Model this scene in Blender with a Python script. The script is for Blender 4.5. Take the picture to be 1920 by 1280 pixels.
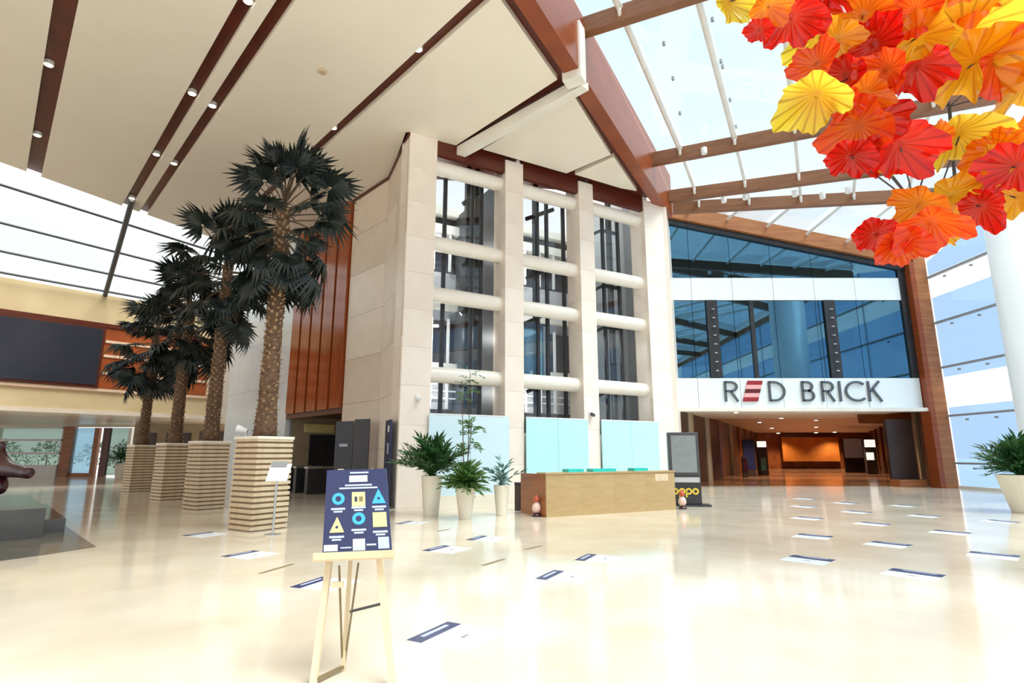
import bpy, math, random
from mathutils import Vector, Matrix, noise
R = math.radians
sc = bpy.context.scene
for o in list(bpy.data.objects):
    bpy.data.objects.remove(o)
col = sc.collection

# ------------------------------------------------------------------ camera
FPX, CZ = 1050.0, 1.6
PITCH = math.atan(210 / FPX)
cam_d = bpy.data.cameras.new('camera')
cam_d.sensor_width = 36.0
cam_d.lens = 36.0 * FPX / 1920
cam_d.clip_end = 500
cam = bpy.data.objects.new('camera', cam_d)
col.objects.link(cam)
cam.location = (0, 0, CZ)
cam.rotation_euler = (R(90) + PITCH, 0, 0)
sc.camera = cam

# ------------------------------------------------------------------ world, sun, exposure
SKY_STRENGTH = 1.05
w = bpy.data.worlds.new('world'); sc.world = w; w.use_nodes = True
wn = w.node_tree.nodes; wl = w.node_tree.links
bg = wn['Background']
bg.inputs['Strength'].default_value = SKY_STRENGTH
geo = wn.new('ShaderNodeTexCoord'); sep = wn.new('ShaderNodeSeparateXYZ')
rmp = wn.new('ShaderNodeValToRGB')
rmp.color_ramp.elements[0].position = 0.42; rmp.color_ramp.elements[0].color = (1.0, 1.0, 1.0, 1)
rmp.color_ramp.elements[1].position = 1.0; rmp.color_ramp.elements[1].color = (0.62, 0.84, 1.0, 1)
wl.new(geo.outputs['Generated'], sep.inputs[0]); wl.new(sep.outputs['Z'], rmp.inputs[0])
wl.new(rmp.outputs[0], bg.inputs['Color'])

sun_d = bpy.data.lights.new('sun', 'SUN'); sun_d.energy = 5.3; sun_d.angle = R(40); sun_d.color = (1.0, 0.96, 0.88)
sun = bpy.data.objects.new('sun', sun_d); col.objects.link(sun)
sun.rotation_euler = Vector((-0.42, 0.30, -1.0)).to_track_quat('-Z', 'Y').to_euler()
sun.location = (10, 0, 40)

sc.view_settings.view_transform = 'Standard'
sc.view_settings.look = 'None'
sc.view_settings.gamma = 1.0
sc.view_settings.use_curve_mapping = False
sc.view_settings.exposure = 0.27

# ------------------------------------------------------------------ pixel helpers (1920x1280 frame)
CAM = Vector((0, 0, CZ))
def ray(x, y):
    r, u = x - 960.0, 640.0 - y
    return Vector((r, FPX * math.cos(PITCH) - u * math.sin(PITCH), FPX * math.sin(PITCH) + u * math.cos(PITCH)))
def atz(x, y, z=0.0):
    d = ray(x, y); return CAM + d * ((z - CZ) / d.z)
def aty(x, y, Y):
    d = ray(x, y); return CAM + d * (Y / d.y)
def vpl(x, y, p0, az):
    d = ray(x, y); n = Vector((math.cos(az), -math.sin(az), 0))
    return CAM + d * (n.dot(Vector(p0) - CAM) / n.dot(d))

# ------------------------------------------------------------------ materials
M = {}
def _mat(name):
    m = bpy.data.materials.new(name); m.use_nodes = True
    M[name] = m
    return m, m.node_tree.nodes, m.node_tree.links, m.node_tree.nodes['Principled BSDF']
def pmat(name, c, c2=None, rough=0.5, metal=0.0, scale=4.0, spec=0.5, coat=0.0, bump=0.0, stretch=None, detail=4, emit=None, es=0.0, lo=0.35, hi=0.7):
    m, n, l, b = _mat(name)
    b.inputs['Roughness'].default_value = rough
    b.inputs['Metallic'].default_value = metal
    b.inputs['Specular IOR Level'].default_value = spec
    b.inputs['Coat Weight'].default_value = coat
    b.inputs['Coat Roughness'].default_value = 0.08
    tc = n.new('ShaderNodeTexCoord'); mp = n.new('ShaderNodeMapping')
    l.new(tc.outputs['Object'], mp.inputs['Vector'])
    if stretch: mp.inputs['Scale'].default_value = stretch
    tx = n.new('ShaderNodeTexNoise'); tx.inputs['Scale'].default_value = scale; tx.inputs['Detail'].default_value = detail
    l.new(mp.outputs[0], tx.inputs['Vector'])
    rp = n.new('ShaderNodeValToRGB')
    rp.color_ramp.elements[0].position = lo; rp.color_ramp.elements[1].position = hi
    c2 = c2 or tuple(min(1, v * 0.88) for v in c)
    rp.color_ramp.elements[0].color = (*c, 1); rp.color_ramp.elements[1].color = (*c2, 1)
    l.new(tx.outputs['Fac'], rp.inputs[0]); l.new(rp.outputs[0], b.inputs['Base Color'])
    if bump:
        bp = n.new('ShaderNodeBump'); bp.inputs['Strength'].default_value = bump; bp.inputs['Distance'].default_value = 0.02
        l.new(tx.outputs['Fac'], bp.inputs['Height']); l.new(bp.outputs[0], b.inputs['Normal'])
    if emit:
        b.inputs['Emission Color'].default_value = (*emit, 1); b.inputs['Emission Strength'].default_value = es
    return m
def facing(n, l, base):
    lw = n.new('ShaderNodeLayerWeight'); lw.inputs['Blend'].default_value = 0.5
    pw = n.new('ShaderNodeMath'); pw.operation = 'POWER'; pw.inputs[1].default_value = 4.0; l.new(lw.outputs['Facing'], pw.inputs[0])
    ma = n.new('ShaderNodeMath'); ma.operation = 'MULTIPLY_ADD'; ma.inputs[1].default_value = 0.6; ma.inputs[2].default_value = base
    l.new(pw.outputs[0], ma.inputs[0]); return ma
def glassmat(name, tint, gloss=(1, 1, 1), ior=1.45, body=None, bodyfac=0.0):
    m, n, l, b = _mat(name)
    out = n['Material Output']
    tr = n.new('ShaderNodeBsdfTransparent'); tr.inputs[0].default_value = (*tint, 1)
    gl = n.new('ShaderNodeBsdfGlossy'); gl.inputs['Color'].default_value = (*gloss, 1); gl.inputs['Roughness'].default_value = 0.02
    fr = facing(n, l, 0.04 + (ior - 1.45) * 0.6)
    tx = n.new('ShaderNodeTexNoise'); tx.inputs['Scale'].default_value = 0.6
    bp = n.new('ShaderNodeBump'); bp.inputs['Strength'].default_value = 0.02
    l.new(tx.outputs['Fac'], bp.inputs['Height']); l.new(bp.outputs[0], gl.inputs['Normal'])
    mx = n.new('ShaderNodeMixShader'); l.new(fr.outputs[0], mx.inputs[0]); l.new(tr.outputs[0], mx.inputs[1]); l.new(gl.outputs[0], mx.inputs[2])
    src = mx
    if body:
        df = n.new('ShaderNodeBsdfDiffuse'); df.inputs[0].default_value = (*body, 1)
        tl = n.new('ShaderNodeBsdfTranslucent'); tl.inputs[0].default_value = (*body, 1)
        ad = n.new('ShaderNodeMixShader'); ad.inputs[0].default_value = 0.5
        l.new(df.outputs[0], ad.inputs[1]); l.new(tl.outputs[0], ad.inputs[2])
        m2 = n.new('ShaderNodeMixShader'); m2.inputs[0].default_value = bodyfac
        l.new(mx.outputs[0], m2.inputs[1]); l.new(ad.outputs[0], m2.inputs[2]); src = m2
    l.new(src.outputs[0], out.inputs['Surface'])
    return m

pmat('floor', (0.82, 0.715, 0.585), (0.66, 0.54, 0.40), rough=0.115, scale=0.75, spec=0.5, coat=0.12, detail=8, lo=0.3, hi=0.75)
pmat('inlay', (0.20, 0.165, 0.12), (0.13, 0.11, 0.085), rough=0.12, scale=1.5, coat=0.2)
pmat('cream', (0.87, 0.80, 0.70), (0.84, 0.77, 0.67), rough=0.75, scale=0.6)
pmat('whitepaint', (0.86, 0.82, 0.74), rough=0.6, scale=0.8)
pmat('redbrown', (0.12, 0.020, 0.008), (0.08, 0.013, 0.005), rough=0.35, scale=2.0, stretch=(1, 1, 6))
pmat('timber', (0.40, 0.15, 0.05), (0.28, 0.095, 0.03), rough=0.38, scale=3.0, stretch=(0.3, 0.3, 3))
pmat('rafter', (0.25, 0.105, 0.045), (0.18, 0.07, 0.028), rough=0.42, scale=3.0, stretch=(0.3, 0.3, 3))
pmat('girder', (0.29, 0.062, 0.014), (0.21, 0.042, 0.010), rough=0.30, scale=3.0, stretch=(0.3, 0.3, 3))
pmat('slatwood', (0.40, 0.09, 0.022), (0.30, 0.06, 0.014), rough=0.16, scale=2.0, stretch=(3, 3, 0.2))
pmat('stone_a', (0.90, 0.80, 0.71), (0.84, 0.73, 0.635), rough=0.32, scale=1.1, detail=8)
pmat('stone_b', (0.91, 0.815, 0.73), (0.85, 0.745, 0.655), rough=0.32, scale=1.0, detail=8)
pmat('stone_c', (0.80, 0.68, 0.57), (0.74, 0.61, 0.50), rough=0.32, scale=1.2, detail=8)
pmat('greystone', (0.84, 0.88, 0.93), (0.77, 0.81, 0.87), rough=0.22, scale=1.0, detail=6)
pmat('fascia', (0.70, 0.54, 0.32), (0.62, 0.46, 0.26), rough=0.4, scale=0.7, detail=7)
pmat('rust', (0.38, 0.085, 0.015), (0.28, 0.055, 0.01), rough=0.4, scale=1.2)
pmat('stripe', (0.80, 0.55, 0.40), rough=0.5)
pmat('screen', (0.020, 0.022, 0.035), (0.03, 0.03, 0.045), rough=0.35, scale=0.4)
pmat('blackmetal', (0.018, 0.018, 0.022), (0.03, 0.03, 0.035), rough=0.35, scale=3)
pmat('darkgrey', (0.06, 0.065, 0.07), rough=0.4, scale=3)
pmat('midgrey', (0.30, 0.31, 0.33), rough=0.5, scale=2)
pmat('lightgrey', (0.55, 0.55, 0.57), rough=0.5, scale=2)
pmat('steel', (0.55, 0.57, 0.58), rough=0.25, metal=0.9, scale=6)
pmat('whitetube', (0.88, 0.83, 0.76), (0.84, 0.78, 0.70), rough=0.35, scale=2)
pmat('whitebar', (0.80, 0.79, 0.77), rough=0.3, scale=2)
pmat('column', (0.86, 0.86, 0.86), (0.82, 0.82, 0.83), rough=0.35, scale=0.5)
pmat('spandrel', (0.82, 0.88, 0.90), (0.76, 0.84, 0.88), rough=0.2, scale=0.4)
pmat('blueglass', (0.10, 0.23, 0.33), (0.075, 0.18, 0.28), rough=0.015, metal=1.0, scale=0.3)
pmat('aqua', (0.50, 0.85, 0.90), (0.45, 0.80, 0.88), rough=0.25, scale=0.5, coat=0.4)
pmat('paleblue', (0.66, 0.82, 0.90), (0.60, 0.78, 0.87), rough=0.25, scale=0.5, coat=0.4)
pmat('teal', (0.02, 0.50, 0.45), (0.03, 0.60, 0.52), rough=0.15, scale=2, coat=0.4)
pmat('deskwood', (0.46, 0.32, 0.155), (0.40, 0.27, 0.12), rough=0.35, scale=2, stretch=(1, 1, 4), detail=6)
pmat('navy', (0.010, 0.013, 0.060), (0.014, 0.018, 0.075), rough=0.35, scale=2)
pmat('posternavy', (0.020, 0.024, 0.085), (0.026, 0.030, 0.10), rough=0.3, scale=3, coat=0.3)
pmat('skyblue', (0.06, 0.42, 0.75), rough=0.4)
pmat('yellow', (0.85, 0.72, 0.30), rough=0.4)
pmat('kioskyellow', (0.80, 0.60, 0.06), rough=0.4)
pmat('white', (0.85, 0.85, 0.86), rough=0.45)
pmat('print', (0.50, 0.53, 0.72), rough=0.5)
pmat('sticker_band', (0.030, 0.040, 0.11), (0.04, 0.05, 0.13), rough=0.4)
pmat('tape', (0.25, 0.18, 0.09), rough=0.5)
pmat('easelwood', (0.80, 0.66, 0.45), (0.74, 0.58, 0.37), rough=0.5, scale=6, stretch=(1, 1, .2))
pmat('signgrey', (0.09, 0.10, 0.12), rough=0.4)
pmat('signred', (0.33, 0.012, 0.02), rough=0.4)
pmat('signdarkred', (0.12, 0.008, 0.012), rough=0.4)
pmat('signpink', (0.88, 0.42, 0.44), rough=0.4)
pmat('slat_l', (0.66, 0.53, 0.37), (0.54, 0.40, 0.25), rough=0.45, scale=4, stretch=(1, 1, .3))
pmat('slat_d', (0.30, 0.20, 0.11), (0.24, 0.155, 0.085), rough=0.6, scale=4)
pmat('soil', (0.05, 0.035, 0.02), rough=0.9, scale=10)
pmat('trunk', (0.15, 0.08, 0.04), (0.07, 0.036, 0.02), rough=0.8, scale=9, bump=0.6)
pmat('boot', (0.42, 0.27, 0.15), (0.22, 0.125, 0.065), rough=0.75, scale=7)
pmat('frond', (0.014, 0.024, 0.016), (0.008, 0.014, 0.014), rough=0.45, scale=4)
pmat('petiole', (0.09, 0.055, 0.025), rough=0.5, scale=4)
pmat('leaf', (0.035, 0.13, 0.025), (0.015, 0.065, 0.018), rough=0.4, scale=5)
pmat('leaf2', (0.12, 0.24, 0.05), (0.04, 0.12, 0.03), rough=0.4, scale=5)
pmat('leaf3', (0.10, 0.22, 0.19), (0.05, 0.13, 0.11), rough=0.4, scale=5)
pmat('pot', (0.82, 0.77, 0.65), (0.78, 0.72, 0.60), rough=0.35, scale=2)
pmat('maroon', (0.055, 0.008, 0.014), (0.035, 0.006, 0.010), rough=0.18, scale=3, coat=0.5)
pmat('plinth', (0.085, 0.075, 0.06), (0.06, 0.053, 0.043), rough=0.10, scale=1.5, coat=0.5)
pmat('corridorwood', (0.27, 0.075, 0.02), (0.18, 0.045, 0.012), rough=0.3, scale=2)
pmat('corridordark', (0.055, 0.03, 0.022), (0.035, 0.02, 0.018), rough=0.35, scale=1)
pmat('corridorfloor', (0.34, 0.17, 0.09), (0.25, 0.12, 0.06), rough=0.12, scale=0.6)
pmat('corridorceil', (0.66, 0.50, 0.40), (0.60, 0.45, 0.35), rough=0.6, scale=0.8)
pmat('beigewall', (0.42, 0.33, 0.22), (0.36, 0.28, 0.18), rough=0.5, scale=1)
pmat('ground', (0.55, 0.55, 0.53), (0.48, 0.48, 0.46), rough=0.9, scale=0.4)
pmat('ornament', (0.80, 0.58, 0.52), (0.75, 0.45, 0.40), rough=0.35, scale=6)
pmat('kioskscreen', (0.22, 0.25, 0.26), rough=0.08, coat=0.5)
pmat('sheet', (0.76, 0.76, 0.77), rough=0.4)
pmat('terracotta', (0.55, 0.10, 0.05), rough=0.4)
pmat('lamp', (1, 0.95, 0.85), rough=0.5, emit=(1.0, 0.90, 0.74), es=7.0)
pmat('lampwhite', (1, 1, 1), rough=0.5, emit=(1.0, 0.93, 0.86), es=0.8)
pmat('orangepanel', (0.45, 0.14, 0.02), (0.36, 0.10, 0.015), rough=0.35, scale=0.8)
glassmat('skyglass', (0.89, 0.955, 0.985))
glassmat('greenglass', (0.44, 0.52, 0.48))
pmat('frosted', (0.90, 0.93, 0.95), rough=0.3)
glassmat('clearglass', (0.93, 0.97, 0.97))
glassmat('liftglass', (0.86, 0.90, 0.92), ior=1.45)
glassmat('cabglass', (0.62, 0.80, 0.90), ior=1.55, body=(0.25, 0.50, 0.65), bodyfac=0.35)
glassmat('wallglass', (0.66, 0.79, 0.92), body=(0.50, 0.68, 0.90), bodyfac=0.18)
glassmat('bandglass', (0.97, 0.98, 0.98), body=(0.92, 0.95, 0.97), bodyfac=0.30)

def flowermat(name, core, rim, line, k):
    m, n, l, b = _mat(name)
    out = n['Material Output']
    tc = n.new('ShaderNodeTexCoord'); sx = n.new('ShaderNodeSeparateXYZ'); l.new(tc.outputs['Object'], sx.inputs[0])
    at = n.new('ShaderNodeMath'); at.operation = 'ARCTAN2'; l.new(sx.outputs['Y'], at.inputs[0]); l.new(sx.outputs['X'], at.inputs[1])
    mu = n.new('ShaderNodeMath'); mu.operation = 'MULTIPLY'; mu.inputs[1].default_value = k; l.new(at.outputs[0], mu.inputs[0])
    si = n.new('ShaderNodeMath'); si.operation = 'SINE'; l.new(mu.outputs[0], si.inputs[0])
    le = n.new('ShaderNodeVectorMath'); le.operation = 'LENGTH'; l.new(tc.outputs['Object'], le.inputs[0])
    rp = n.new('ShaderNodeValToRGB'); rp.color_ramp.elements[0].position = 0.06; rp.color_ramp.elements[1].position = 0.5
    rp.color_ramp.elements[0].color = (*core, 1); rp.color_ramp.elements[1].color = (*rim, 1)
    l.new(le.outputs['Value'], rp.inputs[0])
    r2 = n.new('ShaderNodeValToRGB'); r2.color_ramp.elements[0].position = 0.55; r2.color_ramp.elements[1].position = 0.95
    r2.color_ramp.elements[0].color = (0, 0, 0, 1); r2.color_ramp.elements[1].color = (0.75, 0.75, 0.75, 1)
    l.new(si.outputs[0], r2.inputs[0])
    mx = n.new('ShaderNodeMixRGB'); l.new(r2.outputs[0], mx.inputs[0]); l.new(rp.outputs[0], mx.inputs[1]); mx.inputs[2].default_value = (*line, 1)
    df = n.new('ShaderNodeBsdfDiffuse'); tl = n.new('ShaderNodeBsdfTranslucent'); gl = n.new('ShaderNodeBsdfGlossy'); gl.inputs['Roughness'].default_value = 0.08
    l.new(mx.outputs[0], df.inputs[0]); l.new(mx.outputs[0], tl.inputs[0])
    a = n.new('ShaderNodeMixShader'); a.inputs[0].default_value = 0.62; l.new(df.outputs[0], a.inputs[1]); l.new(tl.outputs[0], a.inputs[2])
    fr = facing(n, l, 0.035)
    c = n.new('ShaderNodeMixShader'); l.new(fr.outputs[0], c.inputs[0]); l.new(a.outputs[0], c.inputs[1]); l.new(gl.outputs[0], c.inputs[2])
    l.new(c.outputs[0], out.inputs['Surface'])
flowermat('fl_red', (0.70, 0.05, 0.02), (0.86, 0.015, 0.008), (0.45, 0.006, 0.005), 18)
flowermat('fl_orangered', (0.90, 0.20, 0.02), (0.95, 0.09, 0.01), (0.70, 0.03, 0.008), 18)
flowermat('fl_orange', (0.95, 0.36, 0.02), (0.97, 0.26, 0.012), (0.78, 0.11, 0.01), 18)
flowermat('fl_amber', (0.92, 0.50, 0.02), (0.96, 0.48, 0.02), (0.75, 0.26, 0.012), 18)
flowermat('fl_yellow', (0.90, 0.50, 0.02), (0.97, 0.80, 0.06), (0.55, 0.30, 0.02), 18)

# ------------------------------------------------------------------ mesh building helpers
def wloc(o):
    v = Vector((0, 0, 0))
    while o is not None:
        v += Vector(o.location); o = o.parent
    return v
class MB:
    def __init__(s): s.v = []; s.f = []
    def add(s, vs, fs):
        k = len(s.v); s.v += [tuple(p) for p in vs]; s.f += [tuple(i + k for i in f) for f in fs]; return s
    def hexa(s, b, t):           # b, t: 4 bottom, 4 top points, same winding
        return s.add(list(b) + list(t), [(3, 2, 1, 0), (4, 5, 6, 7), (0, 1, 5, 4), (1, 2, 6, 5), (2, 3, 7, 6), (3, 0, 4, 7)])
    def box(s, x0, x1, y0, y1, z0, z1):
        return s.hexa([(x0, y0, z0), (x1, y0, z0), (x1, y1, z0), (x0, y1, z0)], [(x0, y0, z1), (x1, y0, z1), (x1, y1, z1), (x0, y1, z1)])
    def obox(s, c, u, v, w_):    # centre + 3 half vectors
        c, u, v, w_ = Vector(c), Vector(u), Vector(v), Vector(w_)
        return s.hexa([c - u - v - w_, c + u - v - w_, c + u + v - w_, c - u + v - w_], [c - u - v + w_, c + u - v + w_, c + u + v + w_, c - u + v + w_])
    def bar(s, a, b, wd, ht, up=(0, 0, 1)):   # rectangular bar a->b
        a, b = Vector(a), Vector(b); d = (b - a).normalized(); sd = d.cross(Vector(up)).normalized(); u = sd.cross(d)
        return s.obox((a + b) / 2, (b - a) / 2, sd * wd / 2, u * ht / 2)
    def prism(s, poly, z0, z1):
        n = len(poly)
        if sum(poly[i][0] * poly[(i + 1) % n][1] - poly[(i + 1) % n][0] * poly[i][1] for i in range(n)) < 0: poly = poly[::-1]
        vs = [(p[0], p[1], z0) for p in poly] + [(p[0], p[1], z1) for p in poly]
        fs = [tuple(range(n))[::-1], tuple(range(n, 2 * n))] + [(i, (i + 1) % n, n + (i + 1) % n, n + i) for i in range(n)]
        return s.add(vs, fs)
    def tube(s, a, b, r0, r1=None, n=10, caps=True):
        r1 = r0 if r1 is None else r1
        a, b = Vector(a), Vector(b); d = (b - a).normalized()
        x = d.orthogonal().normalized(); y = d.cross(x)
        vs = []
        for p, r in ((a, r0), (b, r1)):
            for i in range(n):
                t = 2 * math.pi * i / n; vs.append(p + x * (r * math.cos(t)) + y * (r * math.sin(t)))
        fs = [(i, (i + 1) % n, n + (i + 1) % n, n + i) for i in range(n)]
        if caps: fs += [tuple(range(n))[::-1], tuple(range(n, 2 * n))]
        return s.add(vs, fs)
    def lathe(s, prof, c=(0, 0, 0), n=20):
        vs = []; c = Vector(c)
        for r, z in prof:
            for i in range(n):
                t = 2 * math.pi * i / n; vs.append((c.x + r * math.cos(t), c.y + r * math.sin(t), c.z + z))
        fs = []
        for j in range(len(prof) - 1):
            for i in range(n):
                fs.append((j * n + i, j * n + (i + 1) % n, (j + 1) * n + (i + 1) % n, (j + 1) * n + i))
        fs += [tuple(range(n))[::-1], tuple(range((len(prof) - 1) * n, len(prof) * n))]
        return s.add(vs, fs)
    def slab(s, pts, nrm, th):   # polygon pts extruded by th along nrm
        nrm = Vector(nrm).normalized() * th; n = len(pts)
        vs = [Vector(p) for p in pts] + [Vector(p) + nrm for p in pts]
        return s.add(vs, [tuple(range(n))[::-1], tuple(range(n, 2 * n))] + [(i, (i + 1) % n, n + (i + 1) % n, n + i) for i in range(n)])
    def mesh(s, name, mat, off=None, smooth=False):
        me = bpy.data.meshes.new(name)
        off = off or Vector((0, 0, 0))
        me.from_pydata([(p[0] - off[0], p[1] - off[1], p[2] - off[2]) for p in s.v], [], s.f)
        me.materials.append(M[mat]); me.update()
        import bmesh
        bm = bmesh.new(); bm.from_mesh(me); bmesh.ops.recalc_face_normals(bm, faces=bm.faces); bm.to_mesh(me); bm.free()
        if smooth:
            for p in me.polygons: p.use_smooth = True
        return me
    def build(s, name, mat, parent=None, smooth=False, bevel=0.0):
        # object origin at the mesh's own centre-bottom so that every object has a true place
        xs = [p[0] for p in s.v]; ys = [p[1] for p in s.v]; zs = [p[2] for p in s.v]
        c = Vector(((min(xs) + max(xs)) / 2, (min(ys) + max(ys)) / 2, min(zs)))
        o = bpy.data.objects.new(name, s.mesh(name, mat, c, smooth)); col.objects.link(o)
        if parent is not None:
            o.parent = parent; o.location = c - wloc(parent)
        else: o.location = c
        if bevel:
            md = o.modifiers.new('bevel', 'BEVEL'); md.width = bevel; md.segments = 2; md.limit_method = 'ANGLE'
        return o
def inst(name, me, loc, rot=None, parent=None, scale=None):
    o = bpy.data.objects.new(name, me); col.objects.link(o)
    loc = Vector(loc)
    if parent is not None: o.parent = parent; loc = loc - wloc(parent)
    o.location = loc
    if rot is not None: o.rotation_euler = rot
    if scale is not None: o.scale = (scale,) * 3 if not hasattr(scale, '__len__') else scale
    return o
def tag(o, label=None, cat=None, group=None, kind=None):
    if label: o['label'] = label
    if cat: o['category'] = cat
    if group: o['group'] = group
    if kind: o['kind'] = kind
    return o
def empty(name, loc, label=None, cat=None, group=None, kind=None):
    o = bpy.data.objects.new(name, None); col.objects.link(o); o.location = loc; o.empty_display_size = 0.2
    return tag(o, label, cat, group, kind)

H = 12.3                                   # main ceiling height
AF, AS, AG, AL = R(60.4), R(-42.9), R(28.5), R(41.3)
def dirv(az): return Vector((math.sin(az), math.cos(az), 0))
# facade frame
FU, FV = dirv(AF), dirv(AF - R(90)); F0 = Vector((-3.39, 17.28, 0))
def fp(s, d, z): return F0 + FU * s + FV * d + Vector((0, 0, z))
# side wall frame (runs back-left from the lift tower)
WU, WN = dirv(AS), dirv(AS + R(90)); W0 = Vector((-6.76, 22.41, 0))
def wp(t, d, z): return W0 + WU * t + WN * d + Vector((0, 0, z))      # d>0: behind the wall
# left fascia frame, from the far corner towards the left
LU, LN = -dirv(AL), dirv(AL - R(90)); L0 = Vector((-17.0, 33.45, 0))
def lp(t, d, z): return L0 + LU * t + LN * d + Vector((0, 0, z))      # d>0: behind the wall
def fbox(mb, s0, s1, d0, d1, z0, z1, f=fp):
    return mb.hexa([f(s0, d0, z0), f(s1, d0, z0), f(s1, d1, z0), f(s0, d1, z0)], [f(s0, d0, z1), f(s1, d0, z1), f(s1, d1, z1), f(s0, d1, z1)])
def fb(s0, s1, d0, d1, z0, z1, f=fp): return fbox(MB(), s0, s1, d0, d1, z0, z1, f)

# ================================================================== STRUCTURE
# ---- floor and ground
fl = MB().prism([(-60, -14), (21.3, -14), (21.3, 27.9), (60, 80), (20, 80), (-5, 50), (-60, 50)], -0.05, 0.0).build('floor', 'floor')
tag(fl, 'polished beige marble floor of the whole hall', 'floor', kind='structure')
gd = MB().box(-200, 200, -200, 200, -0.4, -0.08).build('floor_outside', 'ground')
tag(gd, 'pale ground outside the glass walls', 'ground', kind='structure')

# ---- ceiling: brown recess plane with raised cream panels and gaps
def nco(p): return p[0] * 0.733 + p[1] * 0.68      # coordinate across the strips
ceil_poly = [(-40, -17.5), (-16.6, -18.5), (5.1, 21.5), (5.35, 22.0), (-3.6, 17.25), (-4.85, 20.45), (-6.76, 22.41), (-13.47, 29.64), (-15.8, 25.6), (-19.14, 19.3)]
def clip(poly, keep):            # keep(p) >= 0
    out = []
    for i in range(len(poly)):
        a, b = poly[i], poly[(i + 1) % len(poly)]
        ka, kb = keep(a), keep(b)
        if ka >= 0: out.append(a)
        if (ka >= 0) != (kb >= 0):
            t = ka / (ka - kb); out.append((a[0] + t * (b[0] - a[0]), a[1] + t * (b[1] - a[1])))
    return out
ceil = empty('ceiling', (-8, 8, H), 'cream panelled ceiling with dark red brown recessed strips', 'ceiling', kind='structure')
MB().prism([(-40, -17.5), (-16.6, -18.5), (5.3, 21.4), (5.9, 22.6), (-4.85, 20.6), (-6.5, 22.7), (-13.2, 29.9), (-15.9, 25.7), (-19.24, 19.3)], H + 0.18, H + 0.5).build('recess', 'redbrown', ceil)
strips = [(-0.20, 0.25), (3.05, 3.40), (3.74, 4.08), (7.18, 7.52)]
cuts = [-40] + [v for s_ in strips for v in s_] + [10.85]
for i in range(0, len(cuts), 2):
    a, b = cuts[i], cuts[i + 1]
    poly = clip(clip(ceil_poly, lambda p: nco(p) - a), lambda p: b - nco(p))
    if i == 8:   # panel beside the lift tower: keep it clear of the tower notch
        poly = [p for p in poly]
    MB().prism(poly, H, H + 0.17).build('ceiling_panel', 'cream', ceil)
pp = [atz(x, y, H) for x, y in ((905, 280), (1075, 178), (1145, 290), (1062, 325))]
MB().prism([(p.x, p.y) for p in pp], H, H + 0.17).build('ceiling_panel', 'cream', ceil)
pp = [atz(x, y, H) for x, y in ((1078, 327), (1151, 294), (1194, 358), (1165, 353))]
MB().prism([(p.x, p.y) for p in pp], H, H + 0.17).build('ceiling_panel', 'cream', ceil)

# ---- girder between ceiling and skylight
GU = dirv(AG); GM = dirv(AG + R(90))
G0 = Vector((0.56, 11.5, 0))                # on the right face
def gp(s, o, z): return G0 + GU * s + GM * o + Vector((0, 0, z))
gd_ = fb(-35, 14.2, -0.46, 0, H - 0.1, 14.25, gp).build('trim_girder', 'girder')
tag(gd_, 'long red brown timber girder between cream ceiling and skylight', 'beam', kind='structure')
# white lighting trough crossing the ceiling and folding up the girder side
tr = empty('trim_trough', (0.3, 16.2, H - 0.35), 'white boxed trough crossing the ceiling to the girder', 'beam', kind='structure')
a, b = atz(858, 276, H), atz(1093, 143, H)
dd = (b - a).normalized(); sd = Vector((dd.y, -dd.x, 0))
MB().hexa([a - sd * .26 + Vector((0, 0, -.33)), b - sd * .26 + Vector((0, 0, -.33)), b + sd * .06 + Vector((0, 0, -.33)), a + sd * .06 + Vector((0, 0, -.33))],
          [a - sd * .26, b - sd * .26, b + sd * .06, a + sd * .06]).build('trough', 'whitepaint', tr)
q = vpl(1095, 145, G0, AG)
sg = (q - G0).dot(GU)
fb(sg - 0.42, sg + 0.02, -0.5, 0.06, H - 0.33, 13.75, gp).build('upstand', 'whitepaint', tr)

# ---- skylight: rafters, white glazing bars, glass panes
def ends(Y, z): return Vector((21.1, Y, z))
def gpt(Y, z):
    s_ = (Y - G0.y) / GU.y; return gp(s_, 0, z)
rafters = [(gpt(-7.5, 14.0), ends(-14.5, 12.5)), (gpt(0, 14.0), ends(-6.5, 12.5)), (gpt(7.0, 14.05), ends(-1.5, 12.5)), (gpt(14.4, 13.92), ends(3.9, 12.5)), (gpt(21.15, 13.46), ends(13.05, 12.5)),
           (gpt(23.5, 12.95), ends(17.95, 12.5)), (gpt(24.1, 12.68), ends(22.0, 12.5)), (Vector((8.15, 27.62, 14.1)), Vector((20.9, 27.62, 11.36)))]
sky = empty('window_skylight', (10, 12, 12.5), 'glass roof on brown rafters with white glazing bars', 'skylight', kind='structure')
for i, (a, b) in enumerate(rafters):
    if i == len(rafters) - 1: continue
    mb = MB().bar(a, b, 0.28, 0.52); mb.build('rafter', 'rafter', sky)
offs = [0.02 + 1.1 + 2.05 * k for k in range(-1, 16)]
offs[0] = 0.02
def on_rafter(i, o, fan=False):
    a, b = rafters[i]
    if fan: return a.lerp(b, min(1.0, o / 13.0)), min(1.0, o / 13.0)
    oa = (a - G0).dot(GM); ob = (b - G0).dot(GM)
    t = min(1.0, max(0.0, (o - oa) / (ob - oa))); return a.lerp(b, t), t
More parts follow.
